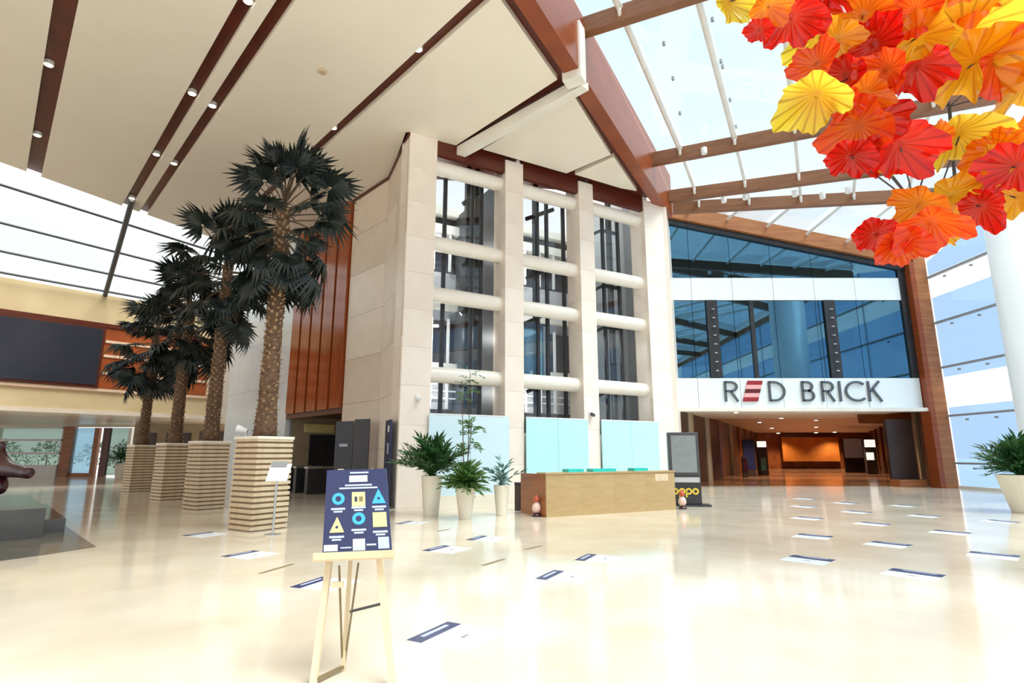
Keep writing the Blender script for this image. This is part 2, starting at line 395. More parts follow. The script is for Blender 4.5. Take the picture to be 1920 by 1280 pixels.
for i in range(len(rafters) - 1):
    for k, o in enumerate(offs):
        (p, tp), (q, tq) = on_rafter(i, o, i == 6), on_rafter(i + 1, o, i == 6)
        if k and tp < 1 and tq < 1 and (i >= 2):
            MB().tube(p + Vector((0, 0, .17)), q + Vector((0, 0, .17)), 0.105 if i < 4 else 0.065, n=8, caps=False).build('glazing_bar', 'whitebar', sky, smooth=True)
            if i < 6:
                e = (p - q).normalized()
                MB().tube(q + e * .10 + Vector((0, 0, -0.10)), q + e * .22 + Vector((0, 0, .14)), 0.06, n=8).build('bracket', 'whitebar', sky, smooth=True)
        if k + 1 < len(offs):
            (p2, t2), (q2, t3) = on_rafter(i, offs[k + 1], i == 6), on_rafter(i + 1, offs[k + 1], i == 6)
            pts = [p, p2, q2, q]
            if (p2 - p).length < 0.05 and (q2 - q).length < 0.05: continue
            if (p2 - p).length < 0.05: pts = [p, q2, q]
            if (q2 - q).length < 0.05: pts = [p, p2, q]
            up = Vector((0, 0, 0.30)); c = sum(pts, Vector()) / len(pts)
            pts = [c + (x - c) * 0.992 + up for x in pts]
            MB().slab(pts, (0, 0, 1), 0.02).build('pane', 'skyglass', sky)

# small patch fittings on the skylight glass
for (x, y) in ((1245, 85), (1262, 150), (1336, 40), (1352, 118), (1355, 128), (1369, 190), (1487, 88), (1380, 240), (1275, 215)):
    p = atz(x, y, 13.75)
    MB().lathe([(0.05, 0), (0.05, 0.12)], p, 8).build('fitting', 'midgrey', sky)

for (x, y, zz_) in ((1320, 282, 13.2), (1357, 374, 12.75), (1397, 368, 12.75), (1490, 362, 12.6), (1542, 366, 12.4), (1590, 356, 12.6)):
    p = atz(x, y, zz_)
    MB().lathe([(.11, -.14), (.12, .10)], p, 12).build('spotlight', 'white', sky)

# ---- portal wall with the shop entrance
PY = 27.6
wall_p = empty('wall_portal', (8, PY, 0), 'tall entrance portal of blue glass with white bands', 'wall', kind='structure')
def beam_z(x): return 14.1 + (x - 8.15) / (20.9 - 8.15) * (11.36 - 14.1)
pbm = MB(); a, b = rafters[-1]
pbm.bar(a, b, 0.5, 0.75); pbm.build('portal_beam', 'timber', wall_p)
pb2 = MB(); up = Vector((0, 0, -.52)); pb2.bar(a + up + Vector((0, .1, 0)), b + up + Vector((0, .1, 0)), 0.3, 0.28); pb2.build('dark_head', 'blackmetal', wall_p)
MB().box(20.25, 20.5, PY - .35, PY + .3, 0, 11.2).build('post_reveal', 'girder', wall_p)
MB().box(20.5, 21.1, PY - .35, PY + .3, 0, 11.45).build('post', 'timber', wall_p)
MB().box(19.9, 20.26, PY + .02, PY + .3, 5.28, 11.0).build('dark_jamb', 'blackmetal', wall_p)
jx = [8.0, 9.2, 11.3, 13.4, 15.5, 17.6, 19.92]
random.seed(3)
for k in range(6):
    x0, x1 = jx[k] + .012, jx[k + 1] - .012
    MB().slab([(x0, PY + .12, 5.3), (x1, PY + .12, 5.3), (x1, PY + .12, 9.26), (x0, PY + .12, 9.26)], (random.uniform(-.004, .004), 1, random.uniform(-.006, .006)), 0.03).build('pane', 'blueglass', wall_p)
    MB().slab([(x0, PY + .12, 10.5), (x1, PY + .12, 10.5), (x1, PY + .12, beam_z(x1) - .5), (x0, PY + .12, beam_z(x0) - .5)], (0, 1, 0), 0.03).build('pane', 'blueglass', wall_p)
    MB().box(x0, x1 + (0.3 if k == 5 else 0), PY + .06, PY + .16, 9.29, 10.47).build('band_panel', 'spandrel', wall_p)
    MB().box(x0, x1 + (0.3 if k == 5 else 0), PY + .02, PY + .16, 3.80, 5.27).build('sign_panel', 'spandrel', wall_p)
for x in (9.9, 15.9):
    MB().box(x, x + 0.55, PY + 0.0, PY + 0.1, 5.3, 9.28).build('dark_column', 'blackmetal', wall_p)
    for k in range(8):
        MB().lathe([(0.09, 0), (0.09, .06)], (x + .3, PY - .03, 5.6 + k * .45), 8).build('stud', 'steel', wall_p)
MB().box(12.1, 12.3, PY + .04, PY + .12, 5.3, 9.28).build('dark_mullion', 'blackmetal', wall_p)
MB().box(8.0, 20.25, PY - .25, PY + .3, 3.62, 3.79).build('entrance_lintel', 'whitepaint', wall_p)
MB().slab([(8.0, PY + .3, 3.79), (20.3, PY + .3, 3.79), (20.3, PY + .3, beam_z(20.3) - .2), (8.0, PY + .3, beam_z(8.0) - .2)], (0, 1, 0), .3).build('backing', 'darkgrey', wall_p)
# return wall between the lift tower and the portal
rt = MB().hexa([(6.45, 22.95, 0), (6.75, 22.9, 0), (8.25, 27.6, 0), (7.9, 27.7, 0)], [(6.45, 22.95, H - .1), (6.75, 22.9, H - .1), (8.25, 27.6, H + .6), (7.9, 27.7, H + .6)]).build('wall_return', 'stone_b')
tag(rt, 'narrow pale stone return wall beside the lift tower', 'wall', kind='structure')

# ---- passage behind the portal, running along the girder direction
pas = empty('wall_passage', (14, 30, 0), 'warm dark passage beyond the entrance', 'passage', kind='structure')
CU = dirv(AG)
def cp(x0, s_, z): return Vector((x0, PY + .3, 0)) + CU * s_ + Vector((0, 0, z))
Ls = 38.0
MB().hexa([cp(8.3, 0, 3.8), cp(20.3, 0, 3.8), cp(20.3, Ls, 3.8), cp(8.3, Ls, 3.8)], [cp(8.3, 0, 4.0), cp(20.3, 0, 4.0), cp(20.3, Ls, 4.0), cp(8.3, Ls, 4.0)]).build('passage_ceiling', 'corridorceil', pas)
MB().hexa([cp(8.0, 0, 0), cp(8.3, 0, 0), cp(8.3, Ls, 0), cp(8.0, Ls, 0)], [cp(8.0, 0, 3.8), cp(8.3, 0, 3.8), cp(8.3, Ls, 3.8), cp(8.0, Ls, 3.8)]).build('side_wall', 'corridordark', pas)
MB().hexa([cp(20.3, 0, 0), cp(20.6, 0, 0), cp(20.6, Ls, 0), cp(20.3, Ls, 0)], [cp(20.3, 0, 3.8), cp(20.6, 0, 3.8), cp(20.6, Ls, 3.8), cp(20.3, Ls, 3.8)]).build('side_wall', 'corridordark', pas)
MB().hexa([cp(8, Ls, 0), cp(20.6, Ls, 0), cp(20.6, Ls + .3, 0), cp(8, Ls + .3, 0)], [cp(8, Ls, 3.8), cp(20.6, Ls, 3.8), cp(20.6, Ls + .3, 3.8), cp(8, Ls + .3, 3.8)]).build('end_wall', 'corridorwood', pas)
MB().hexa([cp(8.3, 1.2, 0.001), cp(20.3, 1.2, 0.001), cp(20.3, Ls, 0.001), cp(8.3, Ls, 0.001)], [cp(8.3, 1.2, .012), cp(20.3, 1.2, .012), cp(20.3, Ls, .012), cp(8.3, Ls, .012)]).build('passage_floor', 'corridorfloor', pas)
for k in range(7):        # pilasters between the shop fronts
    s_ = 2.0 + k * 5.0
    for x0, nm in ((8.3, 1), (20.15, 0)):
        MB().hexa([cp(x0, s_, 0), cp(x0 + .18, s_, 0), cp(x0 + .18, s_ + .5, 0), cp(x0, s_ + .5, 0)], [cp(x0, s_, 3.8), cp(x0 + .18, s_, 3.8), cp(x0 + .18, s_ + .5, 3.8), cp(x0, s_ + .5, 3.8)]).build('pilaster', 'beigewall' if k in (0, 1, 3) else 'corridorwood', pas)
MB().box(8.3, 20.25, PY + .3, PY + 7.0, 3.70, 3.79).build('soffit_panel', 'whitepaint', pas)  # lighter front soffit; its white also stands for daylight bounced off the floor
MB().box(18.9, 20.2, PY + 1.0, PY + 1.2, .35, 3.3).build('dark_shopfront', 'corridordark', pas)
MB().box(18.9, 20.25, PY + .5, PY + 1.2, 0, .35).build('timber_kerb', 'timber', pas)
MB().hexa([cp(17.3, 3.2, 3.2), cp(20.2, 3.2, 3.2), cp(20.2, 3.5, 3.2), cp(17.3, 3.5, 3.2)], [cp(17.3, 3.2, 3.8), cp(20.2, 3.2, 3.8), cp(20.2, 3.5, 3.8), cp(17.3, 3.5, 3.8)]).build('bulkhead', 'corridorwood', pas)
MB().hexa([cp(11.0, Ls - 1.2, .8), cp(17.0, Ls - 1.2, .8), cp(17.0, Ls - 1.0, .8), cp(11.0, Ls - 1.0, .8)], [cp(11.0, Ls - 1.2, 3.3), cp(17.0, Ls - 1.2, 3.3), cp(17.0, Ls - 1.0, 3.3), cp(11.0, Ls - 1.0, 3.3)]).build('feature_panel', 'orangepanel', pas)

# ---- right glass wall
RX = 21.1
wr = empty('wall_right', (RX, 10, 0), 'tall glass wall with slim transoms on the right', 'wall', kind='structure')
zs = [0.0, 1.15, 3.38, 5.73, 7.96, 10.33, 12.4]
zpan = [0.0, 1.15, 3.38, 3.80, 5.27, 5.73, 7.96, 9.29, 10.33, 10.47, 12.4]
ys = [27.3, 22.7, 18.0, 13.4, 8.8, 4.2, -0.4, -5.0, -9.6, -14]
for i in range(len(ys) - 1):
    for j in range(len(zpan) - 1):
        za, zb = zpan[j] + .006, zpan[j + 1] - .006
        zt0 = zb if j < 9 else (11.2 if i == 0 else zb)
        white_band = j in (3, 7, 8)
        MB().slab([(RX + .1, ys[i] - .01, za), (RX + .1, ys[i + 1] + .01, za), (RX + .1, ys[i + 1] + .01, zb), (RX + .1, ys[i] - .01, zt0)], (1, 0, 0), 0.02).build('spandrel_pane' if white_band else 'pane', 'bandglass' if white_band else 'wallglass', wr)
    if i:
        MB().box(RX + .02, RX + .10, ys[i] - .03, ys[i] + .03, 0, 12.4).build('mullion', 'steel', wr)
for z in zs[1:-1]:
    MB().box(RX - .08, RX + .08, -14, 27.3, z - .045, z + .045).build('transom', 'midgrey', wr)
    for y_ in (26.2, 24.6):
        MB().box(RX - .02, RX + .09, y_ - .04, y_ + .04, z - .26, z - .18).build('fitting', 'midgrey', wr)
MB().box(RX - .05, RX + .15, -14, 27.3, 0, .12).build('kerb', 'whitepaint', wr)
MB().box(RX - .15, RX + .2, -14, 22.0, 12.3, 12.7).build('eaves_beam', 'timber', wr)

# ---- lift tower facade: stone piers, tubes, glazing, shaft
tw = empty('wall_tower', fp(5.5, 0, 0), 'pale stone lift tower with four piers and white tubes', 'tower', kind='structure')
random.seed(11)
pil = [(-0.06, 0.92, 0.9), (3.62, 4.37, 0.9), (6.95, 7.65, 0.9), (10.38, 11.56, 0.9)]
for (s0, s1, dp) in pil:
    pr = fb(s0 + .01, s1 - .01, .01, dp, 0, H).build('pier', 'stone_c', tw)
    n = 10
    for k in range(n):
        z0 = H * k / n; z1 = H * (k + 1) / n
        fb(s0, s1, -0.012, dp - .05, z0 + .003, z1 - .003).build('stone_panel', random.choice(['stone_a', 'stone_b', 'stone_b', 'stone_a']), pr)
# left flank of the tower (two faces)
fk = empty('wall_flank', (-4.5, 20, 0), 'pale stone flank of the lift tower', 'wall', kind='structure')
pa, pb = Vector((-3.47, 17.26, 0)), Vector((-4.85, 20.4, 0)); pc = Vector((-6.76, 22.41, 0))
for (a, b, nn) in ((pa, pb, 2), (pb, pc, 1)):
    d = b - a; nrm = Vector((d.y, -d.x, 0)).normalized()
    for i in range(nn):
        for k in range(7):
            p0 = a + d * (i / nn); p1 = a + d * ((i + 1) / nn); e = d.normalized() * .006
            z0, z1 = H * k / 7 + .006, H * (k + 1) / 7 - .006
            q0, q1 = p0 + e, p1 - e
            MB().hexa([q0 + Vector((0, 0, z0)), q1 + Vector((0, 0, z0)), q1 + nrm * .2 + Vector((0, 0, z0)), q0 + nrm * .2 + Vector((0, 0, z0))],
                      [q0 + Vector((0, 0, z1)), q1 + Vector((0, 0, z1)), q1 + nrm * .2 + Vector((0, 0, z1)), q0 + nrm * .2 + Vector((0, 0, z1))]).build('stone_panel', random.choice(['stone_a', 'stone_c']), fk)
    MB().hexa([a + nrm * .05, b + nrm * .05, b + nrm * .3, a + nrm * .3], [v + Vector((0, 0, H + .1)) for v in (a + nrm * .05, b + nrm * .05, b + nrm * .3, a + nrm * .3)]).build('core', 'stone_c', fk)
    # dark shadow gap trim under the ceiling
    MB().hexa([a - nrm * .05 + Vector((0, 0, H - .12)), b - nrm * .05 + Vector((0, 0, H - .12)), b + nrm * .02 + Vector((0, 0, H - .12)), a + nrm * .02 + Vector((0, 0, H - .12))],
              [a - nrm * .05 + Vector((0, 0, H)), b - nrm * .05 + Vector((0, 0, H)), b + nrm * .02 + Vector((0, 0, H)), a + nrm * .02 + Vector((0, 0, H))]).build('shadow_gap', 'redbrown', fk)
bays = [(0.92, 3.62), (4.37, 6.95), (7.65, 10.38)]
tubes_z = (11.48, 8.66, 6.85, 4.14)
for bi, (s0, s1) in enumerate(bays):
    fb(s0, s1, 0.05, 0.25, 11.80, H + .15).build('header', 'redbrown', tw)
    for z in tubes_z:
        MB().tube(fp(s0 - .02, .42, z), fp(s1 + .02, .42, z), 0.265, n=20).build('tube', 'whitetube', tw, smooth=False)
    # glazing: uprights and panes
    W_ = s1 - s0
    mull = {0: (.26, .66, .80), 1: (.45, .62, .93), 2: (.22, .42, .72)}[bi]
    for f_ in mull:
        s_ = s0 + W_ * f_
        fb(s_ - .06, s_ + .06, .82, .94, 2.2, 11.9).build('mullion', 'blackmetal', tw)
    st = [s0] + [s0 + W_ * f_ for f_ in mull] + [s1]
    zz = [2.2, 4.14, 6.85, 8.66, 11.9]
    for i in range(len(st) - 1):
        for j in range(4):
            fb(st[i] + .04, st[i + 1] - .04, .86, .88, zz[j] + .03, zz[j + 1] - .03).build('pane', 'liftglass', tw)
    for z in zz[:-1]:
        fb(s0, s1, .82, .94, z - .07, z + .07).build('transom', 'blackmetal', tw)
    fb(s0, s1, .3, .9, 0, 2.3).build('bay_base', 'whitepaint', tw)
# shaft behind the glazing: lift guides in front of open galleries
fb(.86, 1.0, .95, 5.4, 0, 15).build('shaft_side', 'lightgrey', tw)
fb(11.3, 11.5, .95, 5.4, 0, 15).build('shaft_side', 'lightgrey', tw)
fb(8.75, 11.3, 2.4, 2.6, 0, 15).build('shaft_partition', 'column', tw)
fb(3.9, 4.05, .95, 5.2, 0, 12).build('shaft_partition', 'darkgrey', tw)
for (za, zb2, m_, d0) in ((11.9, 12.25, 'whitepaint', 4.8), (11.4, 11.9, 'screen', 5.2), (11.0, 11.4, 'whitepaint', 4.7), (9.3, 11.0, 'screen', 5.2), (8.3, 9.3, 'lightgrey', 5.0), (7.6, 8.2, 'whitepaint', 4.7), (7.2, 7.6, 'midgrey', 5.0),
                          (5.3, 7.2, 'screen', 5.2), (4.75, 5.3, 'whitepaint', 4.7), (3.4, 4.75, 'lightgrey', 5.1), (0.0, 3.4, 'blackmetal', 5.0)):
    fb(1.0, 11.2, d0, 5.3, za, zb2 - .01).build('gallery_band', m_, tw)
for (za, zb2) in ((9.3, 11.0), (5.3, 7.2), (3.4, 4.7)):
    for s_ in (1.9, 2.75, 3.5, 4.9, 5.6, 6.4, 7.3, 8.1, 8.9):
        fb(s_ - .05, s_ + .05, 4.72, 4.82, za, zb2).build('gallery_post', 'whitebar', tw)
for z in (3.8, 4.1):
    fb(1.0, 11.2, 4.75, 4.8, z, z + .06).build('gallery_rail', 'white', tw)
for s_ in (8.15, 8.75, 9.75, 2.85, 5.9, 3.2):      # guide rails
    fb(s_ - .09, s_ + .09, 1.5, 1.7, 0, 14).build('guide_rail', 'blackmetal', tw)
for z in (3.6, 6.3, 8.1, 10.6):
    MB().bar(fp(8.2, 1.5, z), fp(9.1, 1.3, z + .5), .12, .12).build('rail_bracket', 'blackmetal', tw)
    MB().bar(fp(9.1, 1.3, z + .5), fp(10.0, 1.3, z + .5), .12, .12).build('rail_bracket', 'blackmetal', tw)
    MB().bar(fp(2.6, 1.5, z + .3), fp(3.3, 1.3, z + .9), .14, .14).build('rail_bracket', 'blackmetal', tw)
    MB().bar(fp(5.4, 1.5, z + .3), fp(6.6, 1.3, z + .9), .14, .14).build('rail_bracket', 'blackmetal', tw)

for (s_, z) in ((2.6, 10.4), (2.6, 6.6), (2.6, 4.3), (6.6, 10.4), (7.0, 6.8), (7.0, 4.3)):   # added fill lights with made-up discs, to brighten the dark shaft
    MB().lathe([(.12, 0), (.12, .08)], fp(s_, 3.9, z), 12).build('shaft_fill_disc', 'lampwhite', tw)
    L_ = bpy.data.lights.new('shaft_fill_light', 'POINT'); L_.energy = 90; L_.shadow_soft_size = .15; L_.color = (1, .95, .9)
    lo = bpy.data.objects.new('shaft_fill_light', L_); col.objects.link(lo); lo.location = fp(s_, 3.9, z - .25)
# ---- side wall going back: hanging red slats above a passage, then grey polished wall
ws = empty('wall_side', wp(3, 0, 0), 'side wall with red timber boards above a low passage', 'wall', kind='structure')
T1 = 5.7
npl = 5
for k in range(npl):
    t0 = T1 * k / npl; t1 = T1 * (k + 1) / npl
    fb(t0 + .10, t1 - .10, -.10, .06, 3.4, H, wp).build('timber_board', 'slatwood', ws)
fb(0, T1, .06, .2, 3.35, H, wp).build('dark_backing', 'blackmetal', ws)
fb(0, T1, -.02, .3, 3.18, 3.36, wp).build('soffit_edge', 'redbrown', ws)
fb(0, T1 + .2, .2, 4.2, 3.3, 3.5, wp).build('passage_soffit', 'corridordark', ws)
fb(0, T1 + .2, 4.0, 4.2, 0, 3.4, wp).build('passage_back', 'beigewall', ws)
fb(T1, T1 + .3, .2, 4.2, 0, 3.4, wp).build('passage_end', 'beigewall', ws)
fb(-.3, 0, .0, 4.2, 0, 3.4, wp).build('passage_jamb', 'stone_c', ws)
fb(T1 - .06, T1, 1.2, 2.6, 0, 2.5, wp).build('doorway', 'blackmetal', ws)
fb(T1 - .1, T1, .9, 2.4, 2.6, 3.0, wp).build('wall_panel', 'yellow', ws)
gw = empty('wall_grey', wp(10, 0, 0), 'polished light grey wall in the far left corner', 'wall', kind='structure')
nn = 5
for k in range(nn):
    t0 = T1 + (14.9 - T1) * k / nn; t1 = T1 + (14.9 - T1) * (k + 1) / nn
    for j in range(5):
        fb(t0 + .006, t1 - .006, -.02, .15, H * j / 5 + .006, H * (j + 1) / 5 - .006, wp).build('stone_panel', 'greystone', gw)
fb(T1, 15.0, .02, .3, 0, H, wp).build('core', 'greystone', gw)

# ---- left fascia wall, lobby beneath it
wlft = empty('wall_left', lp(8, 0, 3.6), 'beige fascia wall above the left lobby', 'wall', kind='structure')
LT = 30.0
fb(0.25, LT, 0, .5, 3.6, 9.78, lp).build('fascia', 'fascia', wlft)
fb(0.25, LT, -.14, 0, 8.05, 8.25, lp).build('cornice', 'redbrown', wlft)
fb(0.25, LT, -.10, 0, 4.72, 4.86, lp).build('lower_moulding', 'stripe', wlft)
fb(0.25, LT, -.06, 0, 3.55, 3.75, lp).build('bottom_edge', 'stone_c', wlft)
tS = 6.45                                 # where the screen ends and the rust panel starts
rp_ = fb(1.25, tS, -.08, 0, 4.88, 8.04, lp).build('rust_panel', 'rust', wlft)
for px in ((194, 667), (190, 699), (365, 661)):
    z = vpl(*px, L0, AL).z
    fb(1.3, tS - .05, -.13, -.08, z - .07, z + .07, lp).build('stripe', 'stripe', wlft)
fb(1.12, 1.26, -.13, 0, 4.8, 8.05, lp).build('edge_strip', 'stripe', wlft)
fb(0.0, .6, -.2, .5, 3.4, 9.8, lp).build('corner_pilaster', 'stone_c', wlft)
# lobby
lob = empty('wall_lobby', (-28, 40, 0), 'recessed lobby with glazed shop front under the fascia', 'lobby', kind='structure')
SY = 40.5
MB().prism([lp(0.2, .3, 0)[:2], lp(LT, .3, 0)[:2], (-52, SY + .4), (-17.5, SY + .4)], 3.62, 3.8).build('lobby_ceiling', 'stone_b', lob)
MB().box(-26.2, -15, SY - 1.2, SY - 1.0, 0, 3.7).build('lobby_wall', 'beigewall', lob)
for (x0, x1, z0, z1) in ((-25.9, -24.6, .6, 3.0), (-23.9, -22.2, .5, 3.0), (-21.6, -19.0, 1.4, 3.1)):
    MB().box(x0, x1, SY - 1.28, SY - 1.2, z0, z1).build('dark_recess', 'corridordark', lob)
MB().box(-60, -36.6, SY, SY + .3, 0, 3.7).build('lobby_wall', 'whitepaint', lob)
MB().box(-36.6, -26.2, SY - .05, SY + .25, 3.45, 3.7).build('head', 'whitepaint', lob)

# shop front window with white transoms, brown portal and door
def X40(px): return (px - 960) / 1085.0 * SY
wf = empty('window_1', (X40(60), SY, 0), 'white framed lobby window with three transoms', 'window', kind='structure')
xa, xb = X40(-30), X40(104)
MB().box(xa, xa + .15, SY, SY + .15, 0, 3.45).build('frame', 'white', wf)
MB().box(xb - .18, xb, SY, SY + .15, 0, 3.45).build('frame', 'white', wf)
zb_ = [0.75, 1.62, 2.55, 3.42]
for z in zb_: MB().box(xa, xb, SY, SY + .15, z - .07, z + .07).build('transom', 'white', wf)
for i in range(3): MB().box(xa + .15, xb - .18, SY + .06, SY + .09, zb_[i] + .07, zb_[i + 1] - .07).build('pane', 'greenglass', wf)
MB().box(xa, xb, SY - .3, SY + .3, 0, .68).build('sill', 'white', wf)
dr = empty('door_1', (X40(140), SY, 0), 'brown framed glass lobby door', 'door', kind='structure')
MB().box(X40(106), X40(124), SY - .2, SY + .25, 0, 3.5).build('frame', 'timber', dr)
MB().box(X40(163), X40(172), SY - .1, SY + .15, 0, 3.4).build('frame', 'timber', dr)
MB().box(X40(180), X40(192), SY - .1, SY + .15, 0, 3.4).build('frame', 'redbrown', dr)
MB().box(X40(124), X40(163), SY, SY + .04, .1, 3.4).build('pane', 'cabglass', dr)
MB().box(X40(124), X40(163), SY - .05, SY + .1, 0, .25).build('bottom_rail', 'timber', dr)
MB().box(X40(192), X40(228), SY, SY + .04, .1, 3.4).build('pane', 'greenglass', dr)
MB().box(X40(228), X40(234), SY - .1, SY + .15, 0, 3.4).build('frame', 'white', dr)

# ---- clerestory over the fascia
cl = empty('window_2', (-20, 24, 9.8), 'long blown out clerestory glazing above the left fascia', 'window', kind='structure')
ca, cb = Vector((-13.4, 29.75, H)), Vector((-24.0, 10.9, H))     # ceiling edge
fa_, fb_ = lp(0.3, .1, 9.75), lp(22, .1, 9.75)                    # fascia top
def cq(u, v): return ca.lerp(cb, u).lerp(fa_.lerp(fb_, u), v)
vs_ = [0.0]
base = [304, 336, 401, 457, 504, 517]
for y in base[1:-1]: vs_.append((y - 304) / (517.0 - 304))
vs_.append(1.0)
us_ = [0, .115, .26, .50, .75, 1.0]
# the heavy mullion crosses at the image line (248,375)-(198,552)
for i in range(len(us_) - 1):
    for j in range(len(vs_) - 1):
        pts = [cq(us_[i], vs_[j]), cq(us_[i + 1], vs_[j]), cq(us_[i + 1], vs_[j + 1]), cq(us_[i], vs_[j + 1])]
        c = sum(pts, Vector()) / 4
        MB().slab([c + (p - c) * .995 for p in pts], (-.5, .5, .7), .02).build('pane', 'clearglass', cl)
for v in vs_[1:-1]:
    MB().tube(cq(0, v), cq(1, v), .055, n=8).build('transom', 'darkgrey', cl)
hm = atz(248, 375, H); hm2 = lp((vpl(198, 552, L0, AL) - L0).dot(LU), .1, 9.75)
MB().tube(hm, hm2, .11, n=10).build('mullion', 'darkgrey', cl)
for u in (.70, .97):
    MB().tube(cq(u, 0), cq(u, 1), .11, n=10).build('mullion', 'darkgrey', cl)

# ================================================================== THINGS
# ---- round white column on the right
c_ = MB().lathe([(1.15, 0), (1.15, .3), (1.08, .34), (1.08, 12.75)], (18.42, 19.0, 0), 40).build('round_column', 'column', smooth=False)
for p in c_.data.polygons: p.use_smooth = len(p.vertices) == 4
tag(c_, 'large smooth white round column at the right edge', 'column')

# ---- shop sign lettering (stroke letters)
sg = empty('shop_sign', (14.3, PY - .02, 4.1), 'grey shop name lettering with one red striped letter on white band', 'sign')
LH, LWD = 1.0, 0.115
def arc(cx, cy, rx, ry, a0, a1, n=14): return [(cx + rx * math.cos(R(a0 + (a1 - a0) * i / n)), cy + ry * math.sin(R(a0 + (a1 - a0) * i / n))) for i in range(n + 1)]
GL = {
 'R': (.56, [[(.06, 0), (.06, 1)], [(.06, .95)] + arc(.27, .73, .24, .22, 90, -90) + [(.06, .51)], [(.26, .5), (.53, 0)]]),
 'D': (.72, [[(.06, 0), (.06, 1)], [(.06, .95)] + arc(.24, .5, .42, .45, 90, -90, 18) + [(.06, .05)]]),
 'B': (.56, [[(.06, 0), (.06, 1)], [(.06, .95)] + arc(.26, .74, .21, .21, 90, -90) + [(.06, .53)], [(.26, .53)] + arc(.27, .29, .24, .24, 90, -90) + [(.06, .05)]]),
 'I': (.16, [[(.08, 0), (.08, 1)]]),
 'C': (.78, [arc(.50, .5, .44, .46, 48, 312, 24)]),
 'K': (.58, [[(.06, 0), (.06, 1)], [(.52, 1), (.09, .47)], [(.22, .60), (.56, 0)]]),
 'o': (.62, [arc(.31, .31, .25, .25, 0, 360, 20)]),
 'p': (.62, [arc(.31, .31, .25, .25, 0, 360, 20), [(.06, .31), (.06, -.3)]]),
}
def stroke(poly, o, ux, uz, sc_, wd, nrm, th):
    mb = MB(); ux, uz, nrm, o = Vector(ux), Vector(uz), Vector(nrm), Vector(o)
    cl_ = (Vector(poly[0]) - Vector(poly[-1])).length < 1e-4
    n = len(poly); L_, R_ = [], []
    for i in range(n):
        p = Vector(poly[i])
        if cl_: a, b = Vector(poly[(i - 1) % (n - 1)]), Vector(poly[(i + 1) % (n - 1)])
        else: a, b = Vector(poly[max(0, i - 1)]), Vector(poly[min(n - 1, i + 1)])
        t = (b - a).normalized(); s_ = Vector((-t.y, t.x)) * wd / 2
        L_.append(p + s_); R_.append(p - s_)
    W = lambda q: o + ux * (q.x * sc_) + uz * (q.y * sc_)
    for i in range(n - 1):
        q = [W(L_[i]), W(L_[i + 1]), W(R_[i + 1]), W(R_[i])]
        mb.hexa(q, [p + nrm * th for p in q])
    return mb
def letters(txt, o, ux, uz, sc_, wd, nrm, th, mat, parent, gap=.12):
    x = 0
    for ch in txt:
        if ch == ' ': x += .5; continue
        wd_, st = GL[ch]
        mb = MB()
        for s_ in st:
            m2 = stroke(s_, Vector(o) + Vector(ux) * (x * sc_), ux, uz, sc_, wd, nrm, th); mb.add(m2.v, m2.f)
        mb.build('letter', mat, parent)
        x += wd_ + gap
    return x
def sx_(px): return aty(px, 735, PY).x
zb0 = 4.11
def put(ch, px0, px1):
    w_ = GL[ch][0]; x0, x1 = sx_(px0), sx_(px1); k = (x1 - x0) / w_
    mb = MB()
    for s_ in GL[ch][1]:
        s2 = [(p[0] * k / LH, p[1]) for p in s_]
        m2 = stroke(s2, (x0, PY - .0, zb0), (1, 0, 0), (0, 0, 1), LH, .105, (0, -1, 0), .07); mb.add(m2.v, m2.f)
    mb.build('letter', 'signgrey', sg)
put('R', 1357, 1384); put('D', 1440, 1473); put('B', 1502, 1527); put('R', 1539, 1564); put('I', 1571, 1578); put('C', 1583, 1619); put('K', 1626, 1652)
eroot = empty('striped_letter', (sx_(1408), PY, zb0)); eroot.parent = sg; eroot.location = Vector((sx_(1408), PY, zb0)) - wloc(sg)
xe0, xe1 = sx_(1391), sx_(1419); shr = sx_(1432) - sx_(1420)
for k in range(5):
    za, zb2 = zb0 + LH * k / 5 * 1.02, zb0 + LH * (k + 1) / 5 * 1.02
    s0_, s1_ = shr * k / 5, shr * (k + 1) / 5
    MB().hexa([(xe0 + s0_, PY + .01, za), (xe1 + s0_, PY + .01, za), (xe1 + s0_, PY - .07, za), (xe0 + s0_, PY - .07, za)],
              [(xe0 + s1_, PY + .01, zb2), (xe1 + s1_, PY + .01, zb2), (xe1 + s1_, PY - .07, zb2), (xe0 + s1_, PY - .07, zb2)]).build('stripe', ['signred', 'signpink', 'signdarkred', 'signpink', 'signred'][k], eroot)

# ---- lift car in the middle bay
lc = empty('lift_car', fp(5.2, 1.1, 4.4), 'blue glass lift car with white edge in the middle bay', 'lift')
s0, s1 = 4.45, 6.0
fb(s0, s1, 1.0, 2.4, 4.35, 4.5).build('car_floor', 'white', lc)
fb(s0, s1, 1.0, 2.4, 6.25, 6.5).build('car_roof', 'darkgrey', lc)
fb(s0 + .02, s1 - .1, 1.0, 1.04, 4.5, 6.25).build('glass_front', 'cabglass', lc)
fb(s0, s0 + .03, 1.04, 2.4, 4.5, 6.25).build('glass_side', 'cabglass', lc)
fb(s1 - .14, s1, .98, 1.12, 4.4, 6.4).build('corner_post', 'white', lc)
fb(s0, s1, 2.3, 2.4, 4.5, 6.25).build('back_panel', 'lightgrey', lc)
fb(s0, s1, 1.1, 1.16, 5.35, 5.41).build('handrail', 'steel', lc)
fb(s0 + .1, s1 - .2, 1.2, 2.2, 6.2, 6.25).build('ceiling_light', 'lampwhite', lc)

